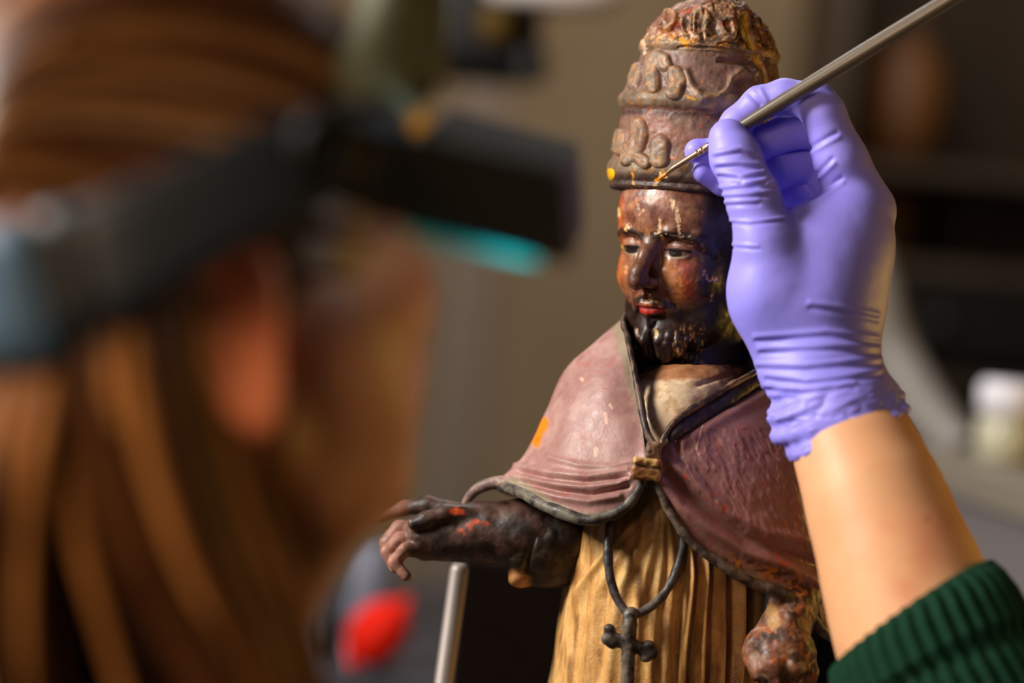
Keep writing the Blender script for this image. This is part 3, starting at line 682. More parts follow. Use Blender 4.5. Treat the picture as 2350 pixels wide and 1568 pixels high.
# ---- cord and cross
cord = edging('cord', [(1404, 1185, 1.4), (1396, 1240, 2.0), (1397, 1300, 2.4), (1410, 1360, 2.7), (1430, 1395, 2.9), (1447, 1412, 3.0)], [.24, .25, .25, .24, .24, .24], (96, 88, 84), (56, 50, 50), 25, parent=statue)
edging('cord', [(1568, 1225, 1.6), (1562, 1280, 2.1), (1545, 1330, 2.4), (1515, 1375, 2.7), (1478, 1402, 2.9), (1447, 1414, 3.0)], [.24, .25, .25, .25, .25, .24], (108, 96, 84), (60, 52, 50), 28, parent=statue)
cr = [C(1446, 1415, 3.1), C(1444, 1470, 3.3), C(1438, 1660, 3.3)]
f = Field(*bounds(C(1370, 1400, 2), C(1520, 1690, 4), C(1370, 1690, 4.5)), .07)
f.chain([C(1447, 1412, 3.1), C(1445, 1432, 3.25)], [.42, .30], .1); f.chain([C(1445, 1432, 3.2), C(1443, 1480, 3.3), C(1437, 1650, 3.3)], [.40, .36, .36], .1)
f.chain([C(1402, 1464, 3.2), C(1443, 1478, 3.3), C(1486, 1496, 3.2)], [.34, .34, .34], .1)
for p in [(1399, 1445), (1393, 1466), (1404, 1476), (1489, 1484), (1497, 1500), (1482, 1508), (1436, 1652)]: f.ell(C(p[0], p[1], 3.25), .32, .12)
V, F = f.mesh(); N = vnormals(V, F); V = V+N*((fbm(V, 2, 7)-.5)*.16)[:, None]; g = fbm(V, 2, 8)
obj('cross', V, F, M_PAINT, statue, blend(np.tile(lin((118, 106, 94)), (len(V), 1)), (58, 48, 44), sstep(.42, .6, g)))

# ---- raised right hand, sleeve
f = Field(*bounds(C(800, 1400, -8), C(1360, 1100, 0), C(800, 1100, -9)), .09)
def ch(pts, rad, k=.25): f.chain([C(*p) for p in pts], rad, k)
ch([(1300, 1230, -3.5), (1200, 1225, -3.6), (1100, 1222, -3.8)], [1.9, 1.85, 1.7], .5)
f.ell(C(1040, 1225, -3.8), (1.8, 1.5, 1.3), .5); ch([(1075, 1225, -3.9), (985, 1232, -4.0)], [1.35, 1.35], .4)
ch([(1050, 1178, -4.6), (985, 1160, -5.2), (925, 1166, -5.6), (875, 1182, -5.8), (826, 1190, -6)], [.55, .48, .42, .33, .2], .25)      # pointing finger
ch([(1075, 1185, -3.1), (1020, 1180, -2.9), (978, 1193, -2.8), (950, 1202, -2.8)], [.62, .52, .46, .38], .25)                         # thumb
ch([(985, 1215, -4.6), (915, 1212, -4.6), (888, 1245, -4.4), (900, 1285, -4.1)], [.6, .46, .42, .30], .05)
ch([(985, 1240, -4.0), (918, 1238, -3.7), (890, 1266, -3.4), (906, 1306, -3.1)], [.6, .42, .40, .28], .05)
ch([(990, 1262, -3.6), (930, 1262, -3.0), (904, 1290, -2.6), (932, 1322, -2.4)], [.55, .40, .37, .26], .05)
V, F = f.mesh(); N = vnormals(V, F); X, Y = to_px(V); V = V+N*((fbm(V, 1.4, 7)-.5)*.15)[:, None]
g = fbm(V, 1.6, 8); g = fbm(V, 1.6, 8, 4); col = blend(np.tile(lin((84, 58, 46)), (len(V), 1)), (46, 30, 23), sstep(.35, .65, g));  # dark forearm tone holds the shade under the cape
for p_ in [[(1035, 1174), (1058, 1176)], [(1076, 1206), (1092, 1199)], [(1058, 1218), (1060, 1219)], [(1112, 1205), (1118, 1203)]]: col = blend(col, (225, 84, 20), sstep(10, 2, pd(X, Y, p_)+20*(fbm(V, 4, 3)-.5))*.8)
col = blend(col, (186, 132, 112), sstep(950, 915, X)*.85)
obj('hand', V, F, M_PAINT, statue, col)
f = Field(*bounds(C(1080, 1390, -9), C(1400, 1130, 0), C(1400, 1390, 0)), .1)
ch([(1360, 1235, -3.6), (1260, 1245, -3.6), (1215, 1246, -3.6)], [1.7, 1.95, 1.9], .5); ch([(1215, 1250, -3.6), (1160, 1238, -3.7)], [1.65, 1.45], .3)
ch([(1340, 1300, -3.6), (1260, 1302, -3.4), (1196, 1322, -3.3)], [1.2, 1.0, .55], .5)
f.ell(C(1192, 1328, -3.0), (.5, .35, .4), .2)
V, F = f.mesh(); N = vnormals(V, F); X, Y = to_px(V); V = V+N*((fbm(V, .9, 17)-.5)*.35-.2*np.exp(-(pd(X, Y, [(1212, 1175), (1222, 1240), (1205, 1310)])/7)**2))[:, None]
g = fbm(V, 1.4, 28); col = blend(np.tile(lin((66, 46, 26)), (len(V), 1)), (36, 24, 17), sstep(.35, .65, g)); col = blend(col, (200, 140, 80), sstep(24, 12, pd(X, Y, [(1180, 1325), (1200, 1335)])))
obj('sleeve', V, F, M_PAINT, statue, col)
# ---- lowered left hand (fist) under the cape
f = Field(*bounds(C(1680, 1690, 5), C(1900, 1340, -2), C(1700, 1690, -2)), .075)
ch([(1840, 1330, -.5), (1815, 1410, 1.2), (1800, 1455, 1.8)], [1.6, 1.25, 1.15], .4)
ch([(1800, 1440, 1.9), (1800, 1500, 2.4), (1790, 1570, 2.6)], [1.25, 1.45, 1.3], .4)
ch([(1770, 1440, 2.0), (1738, 1478, 2.6), (1728, 1512, 2.7)], [.75, .62, .5], .3)
ch([(1725, 1498, 2.6), (1745, 1540, 3.3), (1790, 1545, 3.6)], [.5, .55, .5], .2)
ch([(1765, 1480, 2.9), (1775, 1530, 3.7), (1790, 1580, 3.6)], [.6, .62, .5], .2); ch([(1810, 1480, 2.9), (1820, 1535, 3.5), (1822, 1585, 3.3)], [.6, .6, .5], .2); ch([(1845, 1490, 2.2), (1855, 1545, 2.8), (1850, 1590, 2.6)], [.55, .55, .45], .2)
V, F = f.mesh(); N = vnormals(V, F); X, Y = to_px(V); V = V+N*((fbm(V, 1.3, 37)-.5)*.3)[:, None]
g = fbm(V, 1.7, 38); g = fbm(V, 1.7, 38, 4); col = blend(np.tile(lin((136, 88, 62)), (len(V), 1)), (70, 44, 32), sstep(.35, .65, g)); col = blend(col, (200, 110, 45), sstep(.62, .72, fbm(V, 2.2, 39))*.6)
col = blend(col, (170, 150, 130), sstep(.74, .80, vn(V, 3, 40))*.5); col = blend(col, (205, 160, 100), sstep(20, 8, pd(X, Y, [(1770, 1400), (1775, 1430)]))*.8)
obj('hand', V, F, M_PAINT, statue, col)

# dark sleeve panel / board and rod behind the raised hand
def pxbox(px0, py0, px1, py1, d, thick, bev=.004, rz=0):
    p = pw((px0+px1)/2, (py0+py1)/2, d); w = abs(px1-px0)/FPX*d/100; h = abs(py1-py0)/FPX*d/100
    return bm_box(p[0], p[1]+thick/2, p[2], w, thick, h, rz, bev)
p = pw(1190, 1300, 150); V, F = bm_box(p[0]+.03, p[1]+.02, .81+(p[2]-.81)/2, .13, .03, p[2]-.81, 0, .003)
bd = obj('wooden_board', V, F, mat('board', (20, 10, 5), .8, spec=.08, mott=.4, mscale=20), world=True, smooth=False)
tag(bd, 'dark brown wooden board standing upright behind the statue below its sleeve', 'board')
pt = W(C(1056, 1295, -9)); 
V, F = lathe([(0.0, 0), (.045, 0), (.045, .008), (.0056, .012), (.0054, pt[2]-.81-.003), (.004, pt[2]-.81), (0.0001, pt[2]-.8095)], 28, (pt[0], pt[1], .81))
V[:, 0] -= (V[:, 2].max()-V[:, 2])*.05; V[:, 1] += 0
rd_ = obj('metal_rod', V, F, mat('rod_metal', (150, 140, 134), .5, .5), world=True); tag(rd_, 'thin grey metal rod standing upright under the statue\'s raised hand', 'rod')

# ================================================================== paintbrush
BT = [C(1508, 414, .5), C(1530, 399, .75), C(1560, 377, 1.15)]
brush = thing('paintbrush', 'fine artist paintbrush with long dark handle touching the tiara rim', 'brush', W(BT[0]))
def bp(t): # straight shaft
    a = np.array([1560, 377.]); b = np.array([2230, -32.]); p = a+(b-a)*t; return C(p[0], p[1], 1.15+5.2*t)
V, F = tube([BT[0], BT[1]], [.02, .12], 20, 12); V2, F2 = V, F
obj('bristles', *tube([BT[0], (BT[0]+BT[1])/2, BT[1]+(BT[1]-BT[0])*.2], [.02, .07, .11, .12], 24, 14), mat('bristle_paint', (214, 130, 30), .4, bump=.5, bscale=900), brush)
obj('ferrule', *tube([BT[1], bp(-.02), bp(.0), bp(.055), bp(.06), bp(.068), bp(.076), bp(.084), bp(.10)], [.12, .135, .15, .18, .22, .19, .23, .20, .22], 60, 20), mat('ferrule_metal', (214, 180, 140), .25, .9), brush)
obj('handle', *tube([bp(.10), bp(.14), bp(.2), bp(.35), bp(.6), bp(.9), bp(1.15), bp(1.5)], [.20, .25, .30, .38, .42, .40, .34, .2], 90, 20), mat('lacquer_handle', (92, 80, 66), .35, spec=.5, coat=.3), brush)

# ================================================================== person
PB = W(C(300, 700, D0-95)); PB[2] = 0
person = thing('person', 'person with long light-brown hair seen from behind, green sweater and purple glove, holding a brush', 'person', PB)
# ---- gloved hand
f = Field(*bounds(C(1545, 1090, -4.5), C(2110, 150, 9), C(1545, 150, -4.5), C(2110, 1090, 9), pad=.3), .085)
# palm and wrist
ch([(1765, 655, 3.8), (1850, 620, 3.0), (1940, 560, 2.2)], [2.0, 2.4, 2.1], 1.0); ch([(1790, 590, 3.6), (1860, 560, 2.8), (1930, 520, 2.2)], [1.5, 1.8, 1.8], 1.2)
ch([(1815, 840, 4.0), (1778, 700, 4.0), (1768, 600, 3.8)], [1.8, 1.95, 1.7], 1.2)
ch([(1895, 860, 4.2), (1880, 720, 3.7), (1915, 600, 2.7), (1960, 490, 1.8)], [2.3, 2.6, 2.45, 1.7], 1.4)
ch([(1935, 860, 3.6), (1940, 700, 2.6), (1960, 560, 1.6)], [1.8, 1.75, 1.7], 1.2)
ch([(1935, 960, 5.0), (1890, 860, 4.3)], [2.72, 2.55], .9)
f.ell(C(2006, 478, .9), (1.0, 1.1, 1.1), .8)
# thumb
ch([(1790, 660, 4.4), (1762, 560, 4.3), (1728, 455, 4.0), (1688, 360, 3.3), (1672, 318, 3.0)], [1.9, 1.62, 1.36, 1.28, 1.05], .5)
# index finger
ch([(1985, 480, 1.6), (1930, 370, 2.0), (1890, 262, 2.2)], [1.55, 1.36, 1.12], .5)
ch([(1890, 262, 2.1), (1868, 232, 1.9)], [1.12, 1.02], .3)
ch([(1875, 234, 1.9), (1800, 222, 1.5), (1742, 236, 1.2)], [1.02, .92, .86], .3)
ch([(1742, 236, 1.2), (1690, 282, 1.0), (1658, 318, 1.1)], [.86, .82, .66], .3)
# middle finger
ch([(1990, 520, .2), (1940, 400, -.3), (1885, 296, -.2)], [1.4, 1.2, 1.0], .25)
ch([(1885, 296, -.2), (1800, 306, -.1), (1715, 342, .2)], [1.0, .96, .90], .2); ch([(1715, 342, .2), (1650, 350, .5), (1600, 347, .7)], [.88, .80, .68], .2)
# ring finger
ch([(1975, 560, -1.0), (1920, 450, -1.6), (1865, 372, -1.5)], [1.3, 1.1, 1.0], .2)
ch([(1865, 372, -1.5), (1790, 390, -.9), (1715, 420, -.1)], [1.0, .98, .88], .12); ch([(1715, 420, -.1), (1660, 418, .4), (1612, 396, .8)], [.84, .76, .56], .15)
# little finger
ch([(1960, 620, -1.6), (1890, 520, -2.2), (1845, 450, -2.1)], [1.2, .95, .85], .2); ch([(1845, 450, -2.1), (1780, 462, -1.5), (1725, 460, -.9)], [.85, .8, .6], .15)
ch([(1962, 1035, 5.6), (1938, 970, 5.3), (1890, 860, 4.6)], [3.0, 2.85, 2.62], .9)
# rolled cuff
def ring(px, py, z, rx, rz, tilt, r, k=.5, n=18):
    c = C(px, py, z); u = np.array([math.cos(tilt), math.sin(tilt), 0]); w = np.array([.0, -.04, 1.0]); w /= np.linalg.norm(w)
    p = [c+u*rx*math.cos(a)+w*rz*math.sin(a) for a in np.linspace(0, 2*np.pi, n, endpoint=False)]
    for i in range(n): f.cone(p[i], p[(i+1) % n], r*(1+.12*math.sin(i*2.3)), r*(1+.12*math.sin((i+1) % n*2.3)), k)
ring(1908, 925, 4.8, 2.85, 2.4, math.radians(14), .42); ring(1918, 955, 5.0, 3.1, 2.6, math.radians(20), .36, .4); ring(1945, 990, 5.6, 2.9, 2.75, math.radians(22), .34, .4)
pc = C(1950, 1004, 5.5); pn = np.array([math.sin(.39), -math.cos(.39), .0])
f.op(lambda X, Y, Z: -((X-pc[0])*pn[0]+(Y-pc[1])*pn[1]+(Z-pc[2])*pn[2]), pc-np.array([8, 8, 8]), pc+np.array([8, 5, 8]), .25, 'sub')
f.ell(C(1800, 950, 4.6), (.75, .6, .7), .5); f.ell(C(2045, 922, 4.8), (.55, .5, .7), .5)
V, F = f.mesh(2); N = vnormals(V, F); X, Y = to_px(V); fr = N[:, 2] > -.2
disp = .05*(fbm(V, .8, 1)-.5)
def gs(p, w, h, msk=1):
    global disp
    disp = disp+h*np.exp(-(pd(X, Y, p)/w)**2)*msk
zf = (V[:, 2] > C(0, 0, 1.0)[2])
for p in [[(1640, 352), (1700, 340), (1735, 352)], [(1645, 376), (1690, 372), (1745, 378)], [(1650, 396), (1705, 402), (1752, 392)], [(1655, 430), (1700, 424), (1755, 412)], [(1660, 446), (1720, 444), (1770, 436)], [(1700, 410), (1745, 424), (1775, 420)], [(1668, 462), (1740, 458)]]:
    gs(p, 6, .085, zf); gs([(x, y+10) for x, y in p], 5, -.085, zf)
for p in [[(1660, 505), (1720, 510), (1800, 500)], [(1665, 560), (1740, 566)]]: gs(p, 4, .07, zf); gs([(x, y+6) for x, y in p], 4, -.06, zf)
for p in [[(1850, 345), (1885, 325), (1920, 305)], [(1845, 420), (1880, 395), (1910, 365)], [(1830, 470), (1880, 445), (1930, 410)]]: gs(p, 6, -.08, zf); gs([(x+4, y+10) for x, y in p], 6, .07, zf)
for p in [[(1860, 695), (1930, 705), (2014, 722)], [(1735, 772), (1800, 768), (1900, 760), (2014, 775)], [(1745, 800), (1830, 795), (1920, 792), (2014, 800)], [(1740, 835), (1850, 838), (1950, 828), (2018, 825)], [(1760, 860), (1850, 872), (1940, 862), (2020, 850)], [(1755, 885), (1840, 892), (1960, 878)]]:
    gs(p, 7, .075); gs([(x, y+12) for x, y in p], 6, -.07)
cm = sstep(865, 920, Y)
q = V*np.array([.8, 1.9, .8])+.5*np.stack([vn(V, .8, 5)]*3, 1)
dg = V[:, 1]*math.cos(.45)-V[:, 0]*math.sin(.45); qq = np.stack([dg*1.0, (V[:, 0]*math.cos(.45)+V[:, 1]*math.sin(.45))*.38, V[:, 2]*.38], 1)
disp = disp+cm*.22*(np.abs(vn(qq, 1.7, 6)-.5)*2-.4)+cm*.10*(np.abs(vn(qq, 3.6, 7)-.5)*2-.4); disp = np.where(Y > 960, np.maximum(disp, -.04), disp)
gs([(1720, 215), (1745, 240)], 6, -.10); gs([(1745, 205), (1760, 232)], 5, .06)
V = V+N*disp[:, None]
col = np.tile(lin((150, 141, 242)), (len(V), 1))
obj('glove', V, F, M_GLOVE, person, col)

# ---- body: head, neck, torso, arms in one continuous skin
HS = C(330, 430, D0-91)      # skull centre
TH = math.radians(38)
hf = np.array([math.cos(TH), -.18, -math.sin(TH)]); hf /= np.linalg.norm(hf)
hu = np.array([.05, 1, 0.0]); hu -= hf*(hu@hf); hu /= np.linalg.norm(hu); hr = np.cross(hf, hu)   # her right, towards camera
HB = np.stack([hr, hf, hu], 1)
def P(px, py, d): return C(px, py, D0-d)
el = P(2390, 2010, 114); sh = P(850, 2120, 89); shl = P(-260, 1980, 108); chest = P(160, 2350, 100)
lo = np.array([-35, -48, -135.]); hi = np.array([28, 22, -70.])
f = Field(lo, hi, .36)
f.ell(HS, (7.3, 9.2, 8.6), 0, HB)
f.ell(P(610, 790, 92), (5.4, 6.2, 5.6), 2.0)
f.ell(P(835, 690, 93), (2.75, 2.6, 2.6), 1.5); f.ell(P(800, 580, 94), (2.6, 2.6, 2.4), 1.5)
f.chain([P(560, 1010, 87), P(700, 1120, 91), P(830, 1120, 96)], [1.9, 1.7, 1.75], 1.5)
f.ell(P(770, 950, 92), (2.8, 3.0, 2.4), 1.5); f.ell(P(868, 1100, 97), (1.0, 1.1, 1.1), .8)
f.ell(P(705, 820, 97), (4.8, 6.3, 5.2), 2.0); f.chain([P(835, 1000, 101), P(845, 1050, 100.5)], [.75, .7], .8)                                     # lips
f.chain([P(850, 640, 99.5), P(880, 750, 101.5), P(898, 830, 102.6)], [.9, .8, .95], 1.2)      # nose on the far side
for q in [(810, 700, 101)]: f.ell(P(*q), 1.3, .3)
f.chain([P(760, 620, 100), P(880, 620, 101)], [.7, .6], .6)
# ear
E = P(560, 770, 82.2)
f.chain([E+np.array([x, y, z]) for x, y, z in [(1.0, 1.2, -.6), (.5, 2.6, -.2), (-.7, 2.8, .3), (-1.7, 1.9, .8), (-1.9, .4, 1.0), (-1.5, -1.1, .7), (-.5, -2.3, .1), (.5, -2.9, -.4), (.9, -1.6, -.8)]], [.42, .5, .6, .66, .66, .62, .66, .62, .5], .35)
f.chain([E+np.array([x, y, z]) for x, y, z in [(.6, 1.0, -.2), (-.5, 1.2, .3), (-.8, .1, .4), (-.2, -1.0, 0)]], .38, .3)
f.ell(E+np.array([-.3, -.2, -.8]), (1.5, 2.4, .7), .4); f.ell(E+np.array([1.0, -.2, .1]), (.35, .6, .35), .3)
f.ell(E+np.array([.3, -.3, .35]), (.55, .85, .7), .2, None, 'sub')
# neck, shoulders, torso
f.chain([P(380, 800, 93), P(330, 1300, 97), P(250, 1700, 99)], [5.6, 5.2, 6.0], 2.5)
f.chain([P(640, 1090, 92), P(480, 1400, 95)], [3.5, 4.0], 2.0)
f.chain([shl, P(150, 1900, 98), sh], [5, 6.5, 5], 4)
f.ell(P(150, 2600, 102), (13, 16, 9), 4)
f.chain([sh, (sh+el)/2, el], [4.6, 4.2, 3.6], 2)
wr_ = C(1950, 1000, 5.3)
f.chain([el, C(2150, 1540, 10.3), C(2098, 1410, 9.3), C(2053, 1275, 8.3), C(2002, 1130, 7.0), wr_, C(1925, 910, 4.7)], [4.1, 3.85, 3.6, 3.25, 2.95, 2.5, 1.7], 2.2)
V, F = f.mesh(2); X, Y = to_px(V)
arm = (V[:, 2] < -105)*(X > 1500)
n1 = fbm(V, .25, 3)
col = np.tile(lin((214, 150, 108)), (len(V), 1)); col = blend(col, (222, 168, 124), arm*1.0)
col = blend(col, (205, 120, 92), sstep(.5, .7, n1)*.5*arm); col = blend(col, (176, 84, 40), sstep(13, 4, pd(X, Y, [(2126, 1190)]))*arm*.55); col = blend(col, (190, 110, 70), sstep(7, 2, pd(X, Y, [(1888, 1088)]))*arm*.5)
col = blend(col, (250, 150, 104), sstep(4.6, 3.4, np.linalg.norm((V-E)*np.array([1.1, 1, .8]), axis=1))*.9)  # ear lightened in the skin colour to stand in for light on it
col = blend(col, (208, 110, 80), sstep(120, 40, pd(X, Y, [(960, 700)]))*(X < 1300)*.6)
obj('body', V, F, M_SKIN, person, col)

# ---- sweater
f = Field(np.array([-40, -75, -135.]), np.array([32, -14, -68.]), .42)
f.chain([shl, P(150, 1880, 98), sh], [6, 7.2, 6], 4); f.ell(P(150, 2600, 102), (15.5, 18, 11), 4); f.ell(P(150, 3300, 103), (14.5, 16, 10.5), 4)
f.chain([sh, (sh+el)/2, el], [6, 5.4, 4.9], 2); f.chain([el, C(2230, 1690, 11.6)], [5.3, 4.9], 2)
f.chain([shl, shl+np.array([-3, -22, -6]), shl+np.array([14, -34, -22])], [5.6, 5, 4], 2)
V, F = f.mesh(2); X, Y = to_px(V); sw = lin((24, 62, 44))
obj('sweater', V, F, M_KNIT, person, np.tile(sw, (len(V), 1)))
# ribbed cuff: a swept tube around the forearm with ribs, folded lip
ax = [(2300, 1820, 13.0), (2225, 1680, 11.8), (2165, 1560, 10.8), (2122, 1470, 10.0), (2098, 1410, 9.5)]
axc = spline([C(*p) for p in ax], 110); m = len(axc)
T = np.gradient(axc, axis=0); T /= np.linalg.norm(T, axis=1)[:, None]
Nn = np.cross(T, [0, 0, 1.0]); Nn /= np.linalg.norm(Nn, axis=1)[:, None]; Bn = np.cross(T, Nn)
ang = np.linspace(0, 2*np.pi, 240, endpoint=False)
uu = np.linspace(0, 1, m); rad = np.interp(uu, [0, .25, .42, .5, .56, .75, .92, 1], [5.2, 5.2, 5.1, 4.85, 5.2, 5.1, 4.8, 4.45])
ribs = .16*np.sign(np.sin(ang*38))*np.abs(np.sin(ang*38))**.6
skew = 1.15*np.cos(ang-0.2)       # opening slants across the arm
R_ = rad[:, None]+ribs[None]*np.where(uu[:, None] > .15, 1, .2)
G = axc[:, None]+R_[..., None]*(np.cos(ang)[None, :, None]*Nn[:, None]+np.sin(ang)[None, :, None]*Bn[:, None])+T[:, None]*(skew[None, :]*uu[:, None]**2)[..., None]
inn = G[-1]-.0; rimc = axc[-1]+T[-1]*(skew[:, None]); Gi = rimc+(G[-1]-rimc)*.88+T[-1]*.05; Gi2 = rimc+(G[-1]-rimc)*.80-T[-1]*.3; Gi3 = rimc+(G[-1]-rimc)*.74-T[-1]*2.5
G = np.concatenate([G, Gi[None], Gi2[None], Gi3[None]]); V = G.reshape(-1, 3); F = gridF(len(G), 240, True)
X, Y = to_px(V); shade = np.tile(ribs, len(G)); col = np.tile(lin((18, 52, 36)), (len(V), 1)); 
obj('sweater_cuff', V, F[:, ::-1], M_KNIT, person, col)
# ---- trousers and shoes (below the frame)
Wi = lambda p: (np.asarray(p)-CAM)*100@RM
hip = W(P(150, 3500, 103)); 
f = Field(np.array([-45, -150, -130.]), np.array([20, -55, -70.]), .8)
hp = Wi([hip[0], hip[1], .84]); f.ell(hp, (15, 12, 11), 3)
for s in (-1, 1):
    a = Wi([hip[0]+s*.09, hip[1], .78]); b = Wi([hip[0]+s*.11, hip[1]-.02, .45]); c = Wi([hip[0]+s*.12, hip[1]+.0, .08]); f.chain([a, b, c], [8.5, 6, 4.8], 2)
V, F = f.mesh(1); obj('trousers', V, F, mat('denim', (40, 46, 62), .9, bump=.3, bscale=400), person)
for s in (-1, 1):
    V, F = bm_box(hip[0]+s*.12, hip[1]+.05, .035, .09, .25, .07, 0, .03); obj('shoe', V, F, M_BLACK, person, world=True)

# ---- hair: locks swept over the skull and falling down the back
HV = []; HF = []; HC = []; off = 0
def strand(pts, rad, c, seg=6, n=26, flat=.6):
    global off
    V, F = tube(pts, rad, n, seg, flat); HV.append(V); HF.append(F+off); off += len(V)
    g = vn(V, .35, int(abs(pts[0][0])*7) % 90); HC.append(np.clip(lin(c)[None]*(0.75+.5*g[:, None]), 0, 1))
def hc():
    r = rng.random()
    return [(150, 92, 44), (112, 66, 30), (178, 122, 66), (92, 54, 24), (196, 144, 92)][int(r*5)]
def hl(a, b, c): return HS+HB@np.array([a, b, c], float)
# crown: from the forehead line back over the skull to the nape
for i in range(640):
    phi = math.radians(rng.uniform(-104, 103)); j = rng.uniform(-.3, .35)
    pts = []
    for t in np.linspace(0, 1, 7):
        th = math.radians(38+150*t); r = np.array([8.0+j, 9.9+j, 9.5+j])
        lat = math.sin(phi); 
        v = np.array([lat*math.sin(th if th < 1.6 else 1.6+.3*(th-1.6))*r[0], math.cos(th)*r[1]*1.0, math.sin(th)*math.cos(phi)*r[2]-(0 if abs(phi) < 1.5 else .5)])
        if t > .6: v[2] -= (t-.6)*3
        pts.append(hl(*v))
    strand(pts, [.12, .42, .5, .5, .45, .4, .25], np.array(hc())*.8, 6, 20)
# falling locks: guide curves from beneath the headband to below the frame
G1 = [  # (px,py,depth) guides ordered left to right
 [(-330, 600, 94), (-420, 900, 94), (-400, 1300, 93), (-330, 1700, 90), (-300, 2100, 88)],
 [(-120, 640, 84), (-180, 900, 82), (-190, 1250, 82), (-160, 1600, 82), (-150, 2000, 82)],
 [(30, 640, 80), (-5, 900, 79), (-30, 1200, 79), (-40, 1450, 80), (-20, 2000, 80)],
 [(120, 640, 79.5), (80, 850, 78.5), (30, 1080, 78.5), (20, 1400, 80), (80, 1900, 82)],
 [(200, 640, 79), (200, 850, 78.5), (240, 1100, 79), (330, 1350, 80), (470, 1600, 81), (640, 2000, 82)],
 [(290, 620, 79), (300, 820, 79), (350, 1050, 79.5), (440, 1300, 80.5), (560, 1550, 82), (700, 1900, 83)],
 [(370, 620, 80), (385, 820, 80), (430, 1040, 80.5), (510, 1260, 82), (620, 1500, 83), (730, 1900, 84)],
 [(430, 640, 81.5), (440, 840, 82), (480, 1040, 83), (560, 1230, 84), (650, 1420, 85), (720, 1700, 86), (740, 2000, 86)]]
Gs = np.array([spline([P(*p) for p in g], 40) for g in G1])
for i in range(900):
    u = rng.random()*(len(Gs)-1.001)
    gap = False
    if 2.9 < u < 3.95:
        gap = rng.random() < .5
    if 2.9 < u < 3.95 and not gap:
        if rng.random() < .93: u = 4.0+rng.random()*.5 if rng.random() < .5 else 2.3+rng.random()*.5
    k = int(u); t = u-k; c = Gs[k]*(1-t)+Gs[k+1]*t
    c = c+rng.normal(0, .28, 3)+np.array([0, 0, rng.uniform(-1.6, .3)])+np.sin(np.linspace(0, 3, 40)*rng.uniform(.6, 1.4)+rng.uniform(0, 6))[:, None]*rng.normal(0, .25, 3)
    bright = .5+.5*math.sin(u*7.0+.8)
    bright = bright**1.3; cc = np.array([66, 36, 15])*(1-bright)+np.array([232, 158, 86])*bright; cc = cc*rng.uniform(.75, 1.15); cc = cc*(1.0 if u > 2.4 else 1.12)  # streak colours; left locks brighter to paint in the light there
    if gap: cc = np.array([40, 20, 8]); c = c+np.array([0, 0, -4.0])  # deeper locks coloured near black for the shade in the gap
    strand(c[::3], [.2, .34, .38, .36, .3, .22], np.clip(cc, 0, 255), 6, 22)
for i in range(14):   # wisps in front of the ear and along the neck
    dx = rng.uniform(-14, 30); pts = [P(650+dx*.5, 960, 86), P(640+dx, 1120, 86), P(645+dx, 1280, 86), P(668+dx, 1420, 86), P(700+dx, 1600, 86), P(720+dx, 1900, 86)]
    strand(pts, [.03, .09, .12, .12, .1], (176, 124, 50), 6, 24)
for i in range(60):   # short hair in front of and above the ear
    dx = rng.uniform(0, 150); dy = rng.uniform(-30, 60); strand([P(660+dx, 470+dy, 84.5+dx*.02), P(640+dx*.7, 560+dy, 84.8+dx*.02), P(640+dx*.5, 640+dy*1.5, 85.2+dx*.02)], [.15, .22, .05], (70, 38, 18), 6, 10)
obj('hair', np.vstack(HV), np.vstack(HF), M_HAIR, person, np.vstack(HC))['kind'] = 'stuff'

# ================================================================== headband magnifier
mg = thing('headband_magnifier', 'black headband magnifier with hinged visor worn on the person\'s head', 'magnifier', W(P(755, 340, 80)))
m_vis = mat('visor_plastic', (30, 31, 31), .45, spec=.35); m_band = mat('band_plastic', (36, 42, 50), .45, spec=.4)
def strip(pts, hh, th, n=90, updir=(-.1, 1, .05)):
    c = spline([P(*p) for p in pts], n); T = np.gradient(c, axis=0); T /= np.linalg.norm(T, axis=1)[:, None]
    up = np.tile(np.asarray(updir, float), (n, 1)); up -= T*(up*T).sum(1)[:, None]; up /= np.linalg.norm(up, axis=1)[:, None]; o = np.cross(T, up)
    hh = np.interp(np.linspace(0, 1, n), np.linspace(0, 1, len(hh)), hh) if not np.isscalar(hh) else np.full(n, hh)
    prof_ = [(-1, -.5), (-.97, .5), (-.5, .62), (.5, .62), (.97, .5), (1, -.5), (.5, -.6), (-.5, -.6)]
    V = np.array([c+up*hh[:, None]*a+o*th*b for a, b in prof_]).transpose(1, 0, 2).reshape(-1, 3)
    return V, gridF(n, 8, True)
V, F = strip([(760, 340, 80.2), (620, 405, 78.8), (430, 500, 77.8), (230, 600, 77.3), (60, 665, 77.8), (-110, 700, 80), (-290, 670, 88), (-260, 610, 96)], [1.7, 1.75, 1.8, 2.0, 2.0, 2.0, 1.9, 1.8], .5)
obj('headband', V, F, m_band, mg)
V, F = strip([(760, 340, 80.5), (860, 330, 85), (925, 335, 91), (900, 345, 97), (700, 375, 101), (350, 440, 103.5), (-20, 530, 102), (-260, 610, 96)], 1.6, .5)
obj('headband', V, F, m_band, mg)
V, F = strip([(95, 655, 76.9), (20, 675, 77.2), (-100, 700, 79.2)], 2.35, .7, 30); obj('adjuster', V, F, mat('blue_grey_plastic', (62, 86, 108), .65, spec=.3), mg)
V, F = strip([(185, 625, 76.8), (165, 630, 76.8), (140, 640, 76.9)], 2.2, .7, 12); obj('band_loop', V, F, M_BLACK, mg)
# hinge knob
kc = P(752, 345, 79.0); kd = np.array([.25, .05, .96]); V, F = tube([kc-kd*.9, kc-kd*.2, kc+kd*.3, kc+kd*.55], [1.35, 1.35, 1.3, 1.0], 20, 36); obj('hinge_knob', V, F, mat('knob_black', (8, 8, 9), .5, spec=.3), mg)
